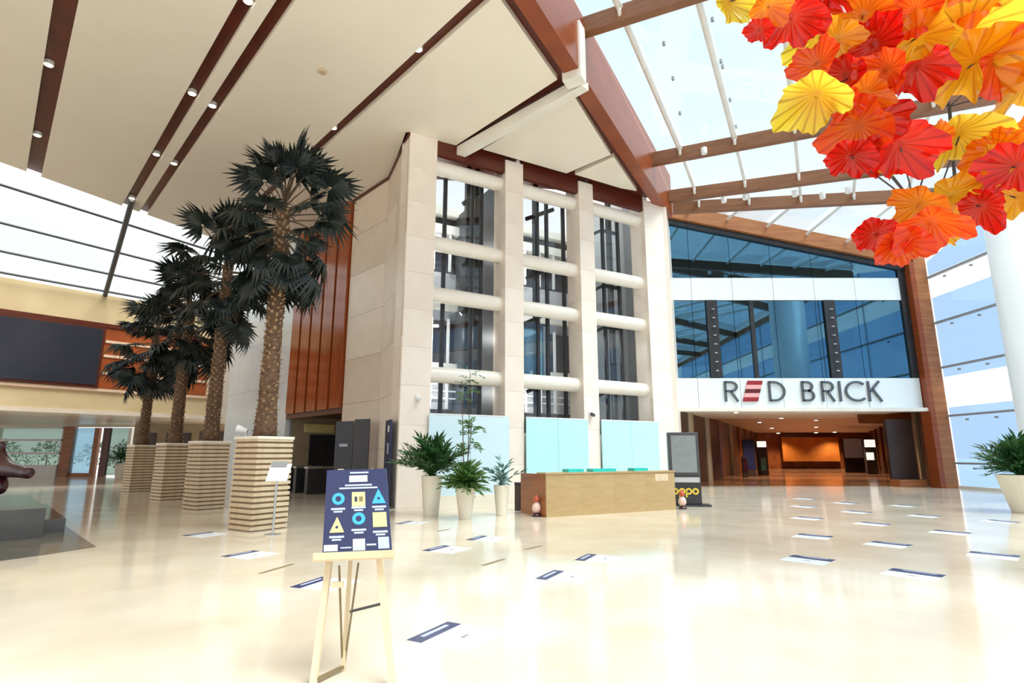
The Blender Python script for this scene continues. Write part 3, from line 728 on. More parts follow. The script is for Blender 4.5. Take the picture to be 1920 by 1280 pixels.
# ---- frosted glass screens in front of the bays
gdef = [(0.86, 3.72, 'paleblue', 'pale blue frosted glass screen behind the three white pots'),
        (4.40, 7.02, 'aqua', 'aqua frosted glass screen behind the middle of the desk'),
        (7.66, 10.48, 'aqua', 'aqua frosted glass screen beside the dark kiosk')]
for (s0, s1, m_, lb) in gdef:
    g = empty('glass_screen', fp((s0 + s1) / 2, -.1, 0), lb, 'screen', 'frosted screens at the foot of the tower')
    sm = (s0 + s1) / 2
    fb(s0, sm - .006, -.12, -.08, .32, 2.82).build('glass_panel', m_, g)
    fb(sm + .006, s1, -.12, -.08, .32, 2.82).build('glass_panel', m_, g)
    fb(s0, s1, -.18, .02, 0, .32).build('kerb', 'pot', g)
    fb(s0, s1, -.13, -.07, 2.80, 2.84).build('top_rail', 'white', g)

# ---- palm planters and palms
def planter_mesh(sz, z0, z1, inset=0.0):
    h = sz / 2 - inset; t = .05
    mb = MB()
    for (x0, x1, y0, y1) in ((-h, h, -h, -h + t), (-h, h, h - t, h), (-h, -h + t, -h + t, h - t), (h - t, h, -h + t, h - t)):
        mb.box(x0, x1, y0, y1, z0, z1)
    return mb
PS, PH, NS = 0.87, 1.95, 17
pitch_ = PH / NS
slat_me = planter_mesh(PS, 0, pitch_ * .62).mesh('slat', 'slat_l')
core_me = planter_mesh(PS, 0, PH - .03, .03).mesh('core', 'slat_d')
rim_me = planter_mesh(PS + .03, 0, .06).mesh('rim', 'pot')
soil_me = MB().box(-.36, .36, -.36, .36, 0, .05).mesh('soil', 'soil')

def fan_frond(seed, L, Rb, nseg=22, droop=.30):
    rnd = random.Random(seed); mb = MB(); mb2 = MB()
    # petiole along +X
    pts = [Vector((L * t, 0, -.10 * L * t * t)) for t in (0, .33, .66, 1)]
    for i in range(3): mb2.tube(pts[i], pts[i + 1], .022 - .004 * i, .018 - .004 * i, n=5, caps=False)
    o = pts[-1]
    for k in range(nseg):
        a = R(-125 + 250 * k / (nseg - 1)) + rnd.uniform(-.04, .04)
        r = Rb * (0.72 + .28 * math.cos(a * .62)) * rnd.uniform(.86, 1.08)
        d = Vector((math.cos(a), math.sin(a), 0)); s_ = Vector((-d.y, d.x, 0))
        w1, w2 = .030 * Rb / .8 * 1.5, .040 * Rb / .8 * 1.4
        c0 = o + d * (.06 * Rb); c1 = o + d * (.55 * r) + Vector((0, 0, -.10 * r + abs(math.sin(a)) * .10 * r)); c2 = o + d * (r * .95) + Vector((0, 0, -droop * r * rnd.uniform(.7, 1.4)))
        f = Vector((0, 0, .018))
        mb.add([c0 - s_ * w1 * .4, c0 + f, c0 + s_ * w1 * .4, c1 - s_ * w2, c1 + f * 1.5, c1 + s_ * w2, c2], [(0, 1, 4, 3), (1, 2, 5, 4), (3, 4, 6), (4, 5, 6)])
    return mb, mb2
frond_var = []
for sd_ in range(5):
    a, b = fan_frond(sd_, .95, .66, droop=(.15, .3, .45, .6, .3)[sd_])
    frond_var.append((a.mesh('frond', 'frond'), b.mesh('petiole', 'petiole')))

def palm(x, y, z0, ztop, crown, nfr, seed, label):
    rnd = random.Random(seed)
    root = empty('palm_tree', (x, y, z0), label, 'palm tree', 'tall fan palms in slatted planters')
    hh = ztop - z0
    prof = []
    n = 26
    for i in range(n + 1):
        t = i / n; r = .215 - .075 * t + (.04 * (1 - t / .12) if t < .12 else 0)
        prof.append((r * rnd.uniform(.94, 1.06), hh * t))
    MB().lathe(prof, (x, y, z0), 14).build('trunk', 'trunk', root, smooth=True)
    # old leaf bases: short wedges spiralling up the trunk
    mb = MB(); nb = int(hh * 70)
    for i in range(nb):
        t = (i + .5) / nb; a = i * 2.39996 + rnd.uniform(-.2, .2); r = .205 - .075 * t + (.04 * (1 - t / .12) if t < .12 else 0)
        d = Vector((math.cos(a), math.sin(a), 0)); s_ = Vector((-d.y, d.x, 0)); p = Vector((x, y, z0 + hh * t)) + d * r
        hw = .045 * rnd.uniform(.7, 1.2); ht = .09 * rnd.uniform(.7, 1.3); out = rnd.uniform(.03, .08)
        mb.add([p - s_ * hw - d * .03, p + s_ * hw - d * .03, p + s_ * hw * .5 + d * out + Vector((0, 0, ht)), p - s_ * hw * .5 + d * out + Vector((0, 0, ht)), p - d * .03 + Vector((0, 0, ht * .8))],
               [(0, 1, 2, 3), (3, 2, 4), (0, 3, 4), (1, 4, 2)])
    lb_ = mb.build('leaf_bases', 'boot', root); lb_['kind'] = 'stuff'
    for i in range(nfr):
        t = i / (nfr - 1)                         # 0 top .. 1 hanging skirt
        el = 84 - 150 * t ** .9 + rnd.uniform(-15, 15)
        a = i * 137.5 + rnd.uniform(-15, 15)
        zc = ztop + .25 - 1.0 * t * crown
        fm, pm = frond_var[rnd.randrange(5)]
        k = crown * rnd.uniform(.78, 1.16)
        rot = Matrix.Rotation(R(a), 3, 'Z') @ Matrix.Rotation(R(-el), 3, 'Y') @ Matrix.Rotation(rnd.uniform(-.5, .5), 3, 'X')
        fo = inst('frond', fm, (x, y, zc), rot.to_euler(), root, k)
        po = bpy.data.objects.new('petiole', pm); col.objects.link(po); po.parent = fo
    return root
pal = [((-5.55, 12.75), 7.45, 1.16, 42, 'tallest fan palm, nearest, in front of the red timber boards'),
       ((-9.20, 17.35), 7.65, 1.22, 38, 'second fan palm from the camera, its trunk left of the grey wall'),
       ((-12.30, 20.75), 6.95, 1.25, 42, 'third fan palm from the camera, in front of the round emblems'),
       ((-16.30, 25.10), 6.85, 1.38, 42, 'farthest and leftmost fan palm, crown beside the black screen')]
plab = ['nearest slatted planter, behind the small tilted sign', 'second slatted planter from the camera, beside the grey wall', 'third slatted planter from the camera, between two others', 'farthest slatted planter, at the left end of the row']
random.seed(5)
for i, ((x, y), zt, cr, nf, lb) in enumerate(pal):
    rz = R(57) if i == 0 else R(52)
    pr = empty('planter', (x, y, 0), plab[i], 'planter', 'slatted palm planters'); pr.rotation_euler = (0, 0, 0)
    for k in range(NS):
        inst('slat', slat_me, (x, y, k * pitch_ + pitch_ * .2), (0, 0, rz), pr)
    inst('core', core_me, (x, y, 0), (0, 0, rz), pr)
    inst('rim', rim_me, (x, y, PH - .04), (0, 0, rz), pr)
    inst('soil', soil_me, (x, y, PH - .12), (0, 0, rz), pr)
    palm(x, y, PH - .08, zt, cr, nf, 20 + i, lb)

# ---- reception desk
dk = empty('reception_desk', (2.6, 16.6, 0), 'long tan wood reception desk in front of the lift tower', 'desk')
D0 = Vector((0.88, 14.88, 0)); DU = dirv(R(61.9)); DV = dirv(R(-28.1))
def dp(s, d, z): return D0 + DU * s + DV * d + Vector((0, 0, z))
DL, DH = 4.43, 1.10
for k in range(4):
    fb(DL * k / 4 + .001, DL * (k + 1) / 4 - .001, 0, .04, .0, DH - .03, dp).build('front_panel', 'deskwood', dk)
fb(0, .04, .04, 1.35, 0, DH - .03, dp).build('end_panel', 'timber', dk)  # darker wood than the front: this end's shade is put into its colour
fb(DL - .04, DL, .04, 1.35, 0, DH - .03, dp).build('end_panel', 'deskwood', dk)
fb(-.02, DL + .02, -.02, .45, DH - .03, DH + .01, dp).build('counter_top', 'deskwood', dk)
fb(.04, DL - .04, .45, 1.35, .72, .76, dp).build('work_top', 'deskwood', dk)
fb(DL - .75, DL - .25, -.006, 0, DH - .28, DH - .08, dp).build('plaque', 'slat_l', dk)
for i, (s0, s1, lb) in enumerate(((.75, 1.25, 'teal glass tray on the left part of the desk top'), (1.55, 2.35, 'teal glass tray on the middle of the desk top'), (3.0, 3.5, 'small teal glass tray near the right end of the desk top'))):
    t_ = empty('glass_tray', dp((s0 + s1) / 2, .25, DH + .01), lb, 'tray', 'teal trays on the desk')
    fb(s0, s1, .08, .38, DH + .01, DH + .03, dp).build('tray_base', 'teal', t_)
    for (a0, a1, b0, b1) in ((s0, s1, .08, .10), (s0, s1, .36, .38), (s0, s0 + .02, .1, .36), (s1 - .02, s1, .1, .36)):
        fb(a0, a1, b0, b1, DH + .03, DH + .09, dp).build('tray_rim', 'teal', t_)

# two small ornaments on the floor at both ends of the desk
def ornament(p, lb):
    o = empty('floor_ornament', p, lb, 'ornament', 'red and white ornaments flanking the desk')
    MB().lathe([(.11, 0), (.13, .03), (.10, .06), (.07, .10)], p, 14).build('base', 'maroon', o, smooth=True)
    MB().lathe([(.07, .10), (.12, .17), (.11, .28), (.06, .34), (.05, .36)], p, 14).build('body', 'ornament', o, smooth=True)
    MB().lathe([(.05, .36), (.085, .40), (.085, .46), (.04, .51), (.01, .56)], p, 14).build('head', 'terracotta', o, smooth=True)
ornament(atz(1006, 968), 'small red and white ornament on the floor at the left end of the desk')
ornament(atz(1280, 954), 'small red and white ornament on the floor in front of the kiosk')

# black bin between pot and desk
bp_ = atz(976, 956)
bn = empty('waste_bin', bp_, 'black waste bin between the smallest pot and the desk', 'bin')
MB().box(bp_.x - .17, bp_.x + .17, bp_.y - .17, bp_.y + .17, 0, .72).build('body', 'corridordark', bn, bevel=.02)
MB().box(bp_.x - .18, bp_.x + .18, bp_.y - .18, bp_.y + .18, .72, .78).build('lid', 'blackmetal', bn, bevel=.01)

# ---- kiosk
kc = Vector((5.40, 17.95, 0))
KU, KV = dirv(R(96)), dirv(R(6))
def kp(s, d, z): return kc + KU * s + KV * d + Vector((0, 0, z))
ki = empty('kiosk', kc, 'dark grey advertising kiosk with blank screen and yellow lettering', 'kiosk')
fb(-.47, .47, 0, .26, .06, 2.26, kp).build('body', 'darkgrey', ki, bevel=.02)
fb(-.52, .72, -.12, .40, 0, .06, kp).build('base_plate', 'blackmetal', ki)
fb(-.38, .38, -.012, 0, 1.02, 2.16, kp).build('screen', 'kioskscreen', ki)
fb(-.43, .43, -.02, -.005, .88, .94, kp).build('trim', 'blackmetal', ki)
fb(-.43, .43, -.014, 0, .72, .88, kp).build('grey_strip', 'lightgrey', ki)
fb(-.46, .46, -.02, 0, .08, .70, kp).build('lower_panel', 'blackmetal', ki)
letters('oppo', kp(-.42, -.02, .36), KU, (0, 0, 1), .30, .17, -KV, .01, 'kioskyellow', ki, gap=.06)

# ---- potted plants
def pot(p, r0, r1, h, name, label, grp):
    o = empty(name, p, label, 'potted plant', grp)
    MB().lathe([(r0 * .95, 0), (r0, .02), (r1 * .98, h - .04), (r1, h), (r1 * .86, h), (r1 * .82, h - .08), (.02, h - .08)], p, 24).build('pot', 'pot', o, smooth=False)
    MB().lathe([(r1 * .8, h - .10), (r1 * .8, h - .06)], p, 16).build('soil', 'soil', o)
    return o
def spray(seed, L, nl, ll, lw, mat, droop=.5):
    rnd = random.Random(seed); mb = MB()
    pts = []
    for i in range(7):
        t = i / 6; pts.append(Vector((L * t * (1 - .15 * t), 0, L * (.35 * t - droop * t * t))))
    for i in range(6): mb.tube(pts[i], pts[i + 1], .008 * (1.2 - i / 7), n=4, caps=False)
    for k in range(nl):
        t = .25 + .75 * k / (nl - 1); f = t * 6; i = min(5, int(f)); p = pts[i].lerp(pts[i + 1], f - i)
        for sd_ in (-1, 1):
            a = R(rnd.uniform(35, 65)) * (1 - .4 * t); d = Vector((math.cos(a), sd_ * math.sin(a), rnd.uniform(-.35, .15))).normalized()
            s_ = d.cross(Vector((0, 0, 1))).normalized(); l_ = ll * rnd.uniform(.8, 1.2) * (1 - .35 * abs(t - .5))
            m = p + d * l_ * .5 + Vector((0, 0, .01)); e = p + d * l_ + Vector((0, 0, -.15 * l_))
            mb.add([p, m - s_ * lw, e, m + s_ * lw], [(0, 1, 2, 3)])
    return mb.mesh('frond', mat)
def foliage(root, p, z, n, meshes, el0, el1, k0, k1, seed):
    rnd = random.Random(seed)
    for i in range(n):
        el = el0 + (el1 - el0) * ((i + .5) / n) + rnd.uniform(-8, 8); a = i * 137.5 + rnd.uniform(-20, 20)
        rot = Matrix.Rotation(R(a), 3, 'Z') @ Matrix.Rotation(R(-el), 3, 'Y') @ Matrix.Rotation(rnd.uniform(-.6, .6), 3, 'X')
        inst('frond', meshes[rnd.randrange(len(meshes))], (p[0] + rnd.uniform(-.06, .06), p[1] + rnd.uniform(-.06, .06), z), rot.to_euler(), root, rnd.uniform(k0, k1))
spA = [spray(i, 1.0, 9, .34, .030, 'leaf') for i in range(4)]
spB = [spray(i + 9, .62, 7, .24, .034, 'leaf2') for i in range(4)]
spC = [spray(i + 19, .55, 3, .22, .030, 'leaf3', .35) for i in range(3)]
G_ = 'white potted plants beside the desk'
p = atz(808, 966)
o = pot(p, .20, .285, 1.02, 'potted_palm', 'tallest white pot with dense dark green palm, by the tower corner', G_)
foliage(o, p, 1.0, 95, spA, 88, 28, .65, 1.20, 1)
p = atz(872, 972)
o = pot(p, .16, .26, .76, 'potted_shrub', 'middle white pot with light green shrub and tall thin stems', G_)
foliage(o, p, .74, 75, spB, 85, 0, .7, 1.15, 2)
rs = random.Random(4)
for k in range(3):
    b = Vector((p.x + rs.uniform(-.06, .06), p.y + rs.uniform(-.06, .06), .74)); t = Vector((b.x + (-.12, .02, .16)[k], b.y + .1, (3.5, 3.7, 2.4)[k]))
    MB().tube(b, t, .016, .008, n=6).build('stem', 'petiole', o)
    for j in range(12):
        q = b.lerp(t, rs.uniform(.45, 1.0) if k == 2 else rs.choice([rs.uniform(.78, 1.0), rs.uniform(.28, .55)]))
        rot = Matrix.Rotation(rs.uniform(0, 6.28), 3, 'Z') @ Matrix.Rotation(R(rs.uniform(-60, 20)), 3, 'Y')
        inst('frond', spB[rs.randrange(4)] if k != 1 else spC[rs.randrange(3)], q, rot.to_euler(), o, rs.uniform(.45, .8))
p = atz(940, 966)
o = pot(p, .14, .21, .78, 'potted_plant', 'smallest white pot with sparse bluish plant, nearest the desk', G_)
foliage(o, p, .76, 12, spC, 80, 5, .9, 1.5, 3)
p = Vector((14.25, 16.1, 0))
o = pot(p, .34, .58, 1.02, 'potted_palm', 'wide cream pot with bushy palm in front of the white column', 'potted palm by the column')
foliage(o, p, 1.0, 80, spA, 88, 12, .8, 1.2, 7)
p = Vector((X40(216), SY - 3.2, 0)); p.x = (216 - 960) / 1090 * p.y
o = pot(p, .22, .34, 1.0, 'potted_plant', 'small white potted plant in the left lobby', 'lobby plant')
foliage(o, p, 1.0, 24, spA, 88, 5, .8, 1.1, 8)

# ---- navy banner at the tower corner
bnr = empty('banner_stand', (-3.85, 17.75, 0), 'narrow navy banner stand at the tower corner', 'banner')
a, b = Vector((-3.46, 17.25, 0)), Vector((-3.80, 18.08, 0)); d = b - a; n_ = Vector((-d.y, d.x, 0)).normalized() 
if n_.x > 0: n_ = -n_
a, b = a + n_ * .09, b + n_ * .09
off = n_ * .10
MB().hexa([a + off + Vector((0, 0, .06)), b + off + Vector((0, 0, .06)), b + off * 1.5 + Vector((0, 0, .06)), a + off * 1.5 + Vector((0, 0, .06))],
          [a + off + Vector((0, 0, 2.62)), b + off + Vector((0, 0, 2.62)), b + off * 1.5 + Vector((0, 0, 2.62)), a + off * 1.5 + Vector((0, 0, 2.62))]).build('banner', 'navy', bnr)
MB().hexa([a, b, b + off * 3, a + off * 3], [v + Vector((0, 0, .06)) for v in (a, b, b + off * 3, a + off * 3)]).build('foot', 'darkgrey', bnr)
q = a.lerp(b, .35) + off * 1.52
MB().obox(q + Vector((0, 0, 2.35)), d.normalized() * .12, n_ * .004, (0, 0, .10)).build('logo', 'white', bnr)
MB().obox(q + Vector((0, 0, 1.75)), d.normalized() * .10, n_ * .004, (0, 0, .16)).build('print_block', 'print', bnr)

# ---- dark display screens and turnstiles at the passage
for i, (x0, x1, yt, Y, lb) in enumerate(((627, 660, 790, 21.2, 'dark display panel at the passage, left of a taller twin'), (662, 690, 786, 20.2, 'dark display panel standing against the stone flank'))):
    a, b = aty(x0, 850, Y), aty(x1, 850, Y - .35); zt = aty(x0, yt, Y).z
    r_ = empty('display_totem', (a.x, a.y, 0), lb, 'display', 'dark displays by the passage')
    mb = MB().hexa([(a.x, a.y, .05), (b.x, b.y, .05), (b.x, b.y + .12, .05), (a.x, a.y + .12, .05)], [(a.x, a.y, zt), (b.x, b.y, zt), (b.x, b.y + .12, zt), (a.x, a.y + .12, zt)]); mb.build('panel', 'screen', r_)
    MB().hexa([(a.x, a.y - .1, 0), (b.x, b.y - .1, 0), (b.x, b.y + .25, 0), (a.x, a.y + .25, 0)], [(a.x, a.y - .1, .05), (b.x, b.y - .1, .05), (b.x, b.y + .25, .05), (a.x, a.y + .25, .05)]).build('foot', 'blackmetal', r_)
    if i == 0:
        MB().obox((a.lerp(b, .5).x, a.lerp(b, .5).y - .02, 1.9), (.18, -.08, 0), (0, .006, 0), (0, 0, .05)).build('print_line', 'print', r_)
for k in range(4):
    c = wp(1.6 + k * 1.15, -.05, 0)
    t_ = empty('turnstile', c, ['first dark turnstile from the stone flank', 'second dark turnstile from the stone flank', 'third dark turnstile from the stone flank', 'last dark turnstile, nearest the planter'][k], 'turnstile', 'turnstiles in the passage')
    mb = MB().obox(c + Vector((0, 0, .5)), WU * .14, WN * .55, (0, 0, .5)); mb.build('cabinet', 'blackmetal', t_, bevel=.02)
    MB().obox(c + Vector((0, 0, 1.04)), WU * .16, WN * .58, (0, 0, .04)).build('top_cover', 'steel', t_)
    MB().obox(c + WU * .45 + Vector((0, 0, .72)), WU * .30, WN * .012, (0, 0, .22)).build('flap', 'liftglass', t_)

# ---- easel with poster
ea = empty('display_easel', (-1.15, 4.5, 0), 'pale wooden easel standing in the foreground', 'easel')
f1, f2 = atz(587, 1284), atz(736, 1288)
tl, trr = aty(640, 880, 4.74), aty(695, 880, 4.74)
def leg(a, b, r=.022): return MB().bar(a, b, r * 1.7, r * 1.5, up=(0, 1, 0))
leg(f1, tl, .027).build('leg', 'easelwood', ea)
leg(f2, trr, .027).build('leg', 'easelwood', ea)
ft = atz(643, 1258); top3 = aty(668, 905, 4.82)
leg(ft, top3, .018).build('rear_leg', 'easelwood', ea)
sl, sr = aty(590, 1047, 4.44), aty(740, 1041, 4.44)
MB().bar(sl, sr, .07, .035).build('shelf', 'easelwood', ea)
MB().bar(sl + Vector((0, -.035, .02)), sr + Vector((0, -.035, .02)), .012, .05).build('shelf_lip', 'easelwood', ea)
m0, m1 = aty(622, 1096, 4.47), aty(722, 1092, 4.47)
MB().bar(m0, m0.lerp(m1, .22), .025, .04).build('crossbar', 'easelwood', ea)
MB().bar(aty(657, 1146, 4.62), aty(717, 1131, 4.50), .02, .018).build('brace', 'darkgrey', ea)
leg(aty(672, 1055, 4.60), aty(645, 1252, 4.62), .008).build('stay', 'tape', ea)
leg(aty(636, 1060, 4.52), aty(642, 1252, 4.62), .008).build('stay', 'tape', ea)
MB().bar(f1 + Vector((.02, .02, .03)), ft + Vector((0, 0, .03)), .025, .02).build('foot_brace', 'tape', ea)
po = empty('poster', (-1.15, 4.45, .82), 'navy notice board with blue and yellow icons resting on the easel', 'poster')
BL, BR_, TR, TL = aty(604, 1042, 4.42), aty(735, 1036, 4.42), aty(724, 878, 4.66), aty(613, 881, 4.66)
pn = (BR_ - BL).cross(TL - BL).normalized()
if pn.y > 0: pn = -pn
MB().slab([BL, BR_, TR, TL], -pn, .012).build('board', 'posternavy', po)
def pq(u, v): return BL.lerp(BR_, u).lerp(TL.lerp(TR, u), v)
def pflat(poly, mat, name, lift=.002):
    MB().slab([pq(u, v) + pn * lift for u, v in poly], pn, .0015).build(name, mat, po)
def prect(u0, u1, v0, v1, mat, name, lift=.002): pflat([(u0, v0), (u1, v0), (u1, v1), (u0, v1)], mat, name, lift)
prect(.39, .70, .945, .965, 'print', 'heading_line')
prect(.38, .68, .84, .92, 'white', 'title_box')
prect(.43, .63, .87, .885, 'print', 'title_text', .004)
prect(.31, .75, .79, .81, 'print', 'text_line'); prect(.22, .84, .755, .775, 'print', 'text_line')
def circ(u, v, r): return [(u + r * math.cos(R(a)), v + r * .72 * math.sin(R(a))) for a in range(0, 360, 20)]
def icon(u, v, kind, mat):
    if kind == 'c': pflat(circ(u, v, .10), mat, 'icon_disc'); pflat(circ(u, v, .045), 'posternavy', 'icon_mark', .004)
    if kind == 's': prect(u - .105, u + .105, v - .085, v + .085, mat, 'icon_square')
    if kind == 't': pflat([(u - .11, v - .08), (u + .11, v - .08), (u, v + .10)], mat, 'icon_triangle'); pflat(circ(u, v - .02, .022), 'posternavy', 'icon_mark', .004)
icon(.21, .64, 'c', 'skyblue'); icon(.53, .63, 's', 'yellow'); icon(.85, .65, 't', 'skyblue')
icon(.20, .33, 't', 'yellow'); icon(.53, .40, 'c', 'skyblue'); icon(.85, .38, 's', 'yellow')
prect(.47, .51, .60, .66, 'posternavy', 'icon_mark', .004); prect(.54, .60, .60, .66, 'tape', 'icon_mark', .004)
for (u, v) in ((.21, .52), (.53, .53), (.85, .53), (.20, .20), (.53, .27), (.85, .24)):
    prect(u - .11, u + .11, v - .012, v + .012, 'print', 'caption'); prect(u - .07, u + .07, v - .042, v - .022, 'print', 'caption')
prect(.02, .22, .045, .115, 'white', 'logo_box'); prect(.26, .42, .07, .085, 'print', 'caption')
prect(.44, .62, .04, .17, 'lightgrey', 'info_box'); prect(.64, .78, .09, .11, 'print', 'caption'); prect(.81, .97, .05, .18, 'print', 'info_box')

# ---- small sign stand at the nearest planter
ss = atz(515, 1000)
ss = Vector((ss.x + .02, ss.y - .15, 0))
sn = empty('sign_stand', ss, 'small tilted white sign on a grey pole before the nearest planter', 'sign')
MB().lathe([(.16, 0), (.16, .015), (.03, .03)], ss, 20).build('base', 'steel', sn)
MB().tube(ss, ss + Vector((0, 0, 1.18)), .022, n=10).build('pole', 'steel', sn)
cx = ss + Vector((.03, 0, 1.22))
MB().obox(cx, (.20, .03, 0), Vector((0, .11, .17)), (0, .012, -.008)).build('sign_plate', 'white', sn)
MB().obox(cx + Vector((-.03, .07, .16)), (.15, .02, 0), Vector((0, .03, .05)), (0, .012, -.008)).build('sign_header', 'midgrey', sn)
# spotlight on top of the nearest planter
sp = Vector((-6.02, 12.85, PH + .02))
so = empty('spotlight', sp, 'white spotlight clipped on the nearest planter rim', 'spotlight')
MB().lathe([(.03, 0), (.03, .10)], sp, 8).build('bracket', 'white', so)
MB().tube(sp + Vector((.02, 0, .12)), sp + Vector((-.20, -.05, .20)), .06, .085, n=12).build('lamp_head', 'white', so)

# ---- security domes on the piers, smoke detector
for (px, lb) in (((783, 746), 'small white camera on the left pier of the tower'), ((1107, 776), 'small dark camera on the third pier of the tower')):
    p = vpl(px[0], px[1], F0, AF)
    o = empty('security_camera', p, lb, 'camera')
    MB().obox(p - FV * .03, FU * .09, FV * .03, (0, 0, .09)).build('mount', 'white', o)
    MB().tube(p - FV * .06 + Vector((0, 0, 0)), p - FV * .22 - Vector((0, 0, .06)), .07, .06, n=12).build('housing', 'white' if px[0] < 900 else 'darkgrey', o)
p = atz(605, 133, H)
tag(MB().lathe([(.10, -.07), (.13, -.03), (.13, 0)], p, 16).build('smoke_detector', 'slat_l'), 'small round detector on the cream ceiling panel', 'detector')

# ---- downlights in the ceiling strips
dl_px = [(91, 122), (70, 254), (465, 3), (360, 176), (293, 290), (247, 372), (398, 199), (326, 307), (784, 93), (625, 240)]
dl_lab = ['downlight halfway along the leftmost ceiling strip', 'downlight near the window end of the leftmost ceiling strip', 'downlight at the top edge in the left strip of the pair', 'second downlight in the left strip of the pair', 'third downlight in the left strip of the pair', 'downlight at the window end of the left strip of the pair',
          'upper downlight in the right strip of the pair', 'lower downlight in the right strip of the pair', 'downlight in the strip towards the tower, nearest the girder', 'downlight just above the tallest palm']
ring_me = MB().lathe([(.10, .0), (.125, .01), (.125, .14), (.10, .14)], n=18).mesh('ring', 'whitebar')
lens_me = MB().lathe([(.10, -.005), (.10, .03)], n=18).mesh('lens', 'lamp')
for (px, lb) in zip(dl_px, dl_lab):
    p = atz(px[0], px[1], H + .06)
    o = empty('downlight', p, lb, 'light', 'downlights in the ceiling strips')
    inst('ring', ring_me, p, None, o); inst('lens', lens_me, p, None, o)
# downlights in the entrance passage
pd_px = [(1380, 771), (1424, 790), (1447, 801), (1459, 811), (1490, 813), (1465, 782), (1530, 786), (1530, 799), (1565, 809), (1613, 778), (1530, 810)]
rs = random.Random(2)
for k, px in enumerate(pd_px):
    p = atz(px[0], px[1], 3.76)
    if p.y < PY + .5 or p.y > 62: continue
    o = empty('passage_downlight', p, 'small ceiling light in the entrance passage', 'light', 'ceiling lights in the passage')
    kk = max(1.0, min(1.6, p.y / 36))
    inst('ring', ring_me, p + Vector((0, 0, -.06)), None, o, kk); inst('lens', lens_me, p + Vector((0, 0, -.07)), None, o, kk)
for s_ in (4, 12, 20, 28, 35):
    for x0 in (11.5, 17.0):
        L_ = bpy.data.lights.new('passage_lamp', 'SPOT'); L_.energy = 900; L_.spot_size = R(125); L_.spot_blend = .7; L_.shadow_soft_size = .12; L_.color = (1, .82, .62)
        lo = bpy.data.objects.new('passage_lamp', L_); col.objects.link(lo); lo.location = cp(x0, s_, 3.7)

# shop displays in the passage
def disp(px0, px1, y0, y1, Y, mat, lb, name='lightbox', cat='display'):
    a, b = aty(px0, y1, Y), aty(px1, y0, Y)
    o = empty(name, (a.x, Y, 0), lb, cat)
    MB().box(a.x, b.x, Y, Y + .12, a.z, b.z).build('panel', mat, o)
    MB().box(a.x - .04, b.x + .04, Y + .02, Y + .2, 0, a.z).build('stand', 'corridordark', o)
    MB().box(a.x - .06, b.x + .06, Y + .04, Y + .16, a.z - .05, b.z + .06).build('frame', 'blackmetal', o)
disp(1420, 1436, 827, 838, 44, 'lampwhite', 'small white lit box among dark displays in the passage')
disp(1622, 1640, 824, 838, 46, 'lampwhite', 'white lit panel on the right side of the passage')
disp(1626, 1638, 848, 862, 45, 'lampwhite', 'lower white lit panel on the right side of the passage')
disp(1585, 1615, 822, 858, 50, 'print', 'mauve display panel in front of the passage end wall')
disp(1428, 1436, 858, 882, 43, 'leaf3', 'greenish display stand on the left of the passage')
disp(1398, 1412, 825, 880, 41, 'navy', 'dark blue display on the left of the passage')
disp(1395, 1400, 858, 885, 39, 'maroon', 'thin crimson display on the left of the passage')

# ---- LED screen and emblems on the left fascia
ls = empty('video_screen', lp(14, -.15, 4.9), 'huge black video screen on the left fascia', 'screen')
fb(tS, 20, -.16, 0.0, 4.90, 8.04, lp).build('bezel', 'redbrown', ls)
fb(tS + .12, 19.9, -.20, -.16, 5.02, 7.92, lp).build('display', 'screen', ls)
for px, lb in (((300, 697), 'upper round pale ring emblem on the rust panel'), ((299, 722), 'lower round pale ring emblem on the rust panel')):
    p = vpl(px[0], px[1], L0, AL) - LN * .14
    mb = MB(); n = 20
    for i in range(n):
        a0, a1 = 2 * math.pi * i / n, 2 * math.pi * (i + 1) / n
        pt = lambda a, r: p - LU * (r * math.cos(a)) + Vector((0, 0, r * math.sin(a)))
        q = [pt(a0, .11), pt(a1, .11), pt(a1, .26), pt(a0, .26)]
        mb.hexa([v - LN * .05 for v in q], q)
    tag(mb.build('ring_emblem', 'stripe'), lb, 'emblem', 'ring emblems on the rust panel')

# ---- plinth and sculpture at the left edge
pl = empty('plinth', (-11, 12.5, 0), 'dark polished stone plinth in two tiers at the left edge', 'plinth')
def pol(pxs, z): return [(atz(x, y, z).x, atz(x, y, z).y) for x, y in pxs]
c1 = atz(87, 952, .55); e1 = -dirv(R(40)); e2 = dirv(R(-43))
def pbox(c, l1, l2, z0, z1):      # from the right corner c, sides along e1 and e2
    c = Vector((c.x, c.y, 0)); q = [c, c + e1 * l1, c + e1 * l1 + e2 * l2, c + e2 * l2]
    return MB().hexa([v + Vector((0, 0, z0)) for v in q], [v + Vector((0, 0, z1)) for v in q])
pbox(c1, 3.0, 5.2, 0, .55).build('upper_tier', 'plinth', pl, bevel=.01)
pbox(c1 + e2 * .75 - e1 * .42, .41, 5.0, 0, .26).build('lower_tier', 'plinth', pl, bevel=.01)
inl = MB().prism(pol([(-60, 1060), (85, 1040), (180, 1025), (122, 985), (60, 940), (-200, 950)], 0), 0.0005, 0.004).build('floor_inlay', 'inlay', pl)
st_ = empty('sculpture', (-11.6, 12.6, .55), 'glossy dark maroon sculpture with one limb stretched out, on the plinth', 'sculpture')
me = bpy.data.meshes.new('body')
def sp3(x, y, Y): return aty(x, y, Y)
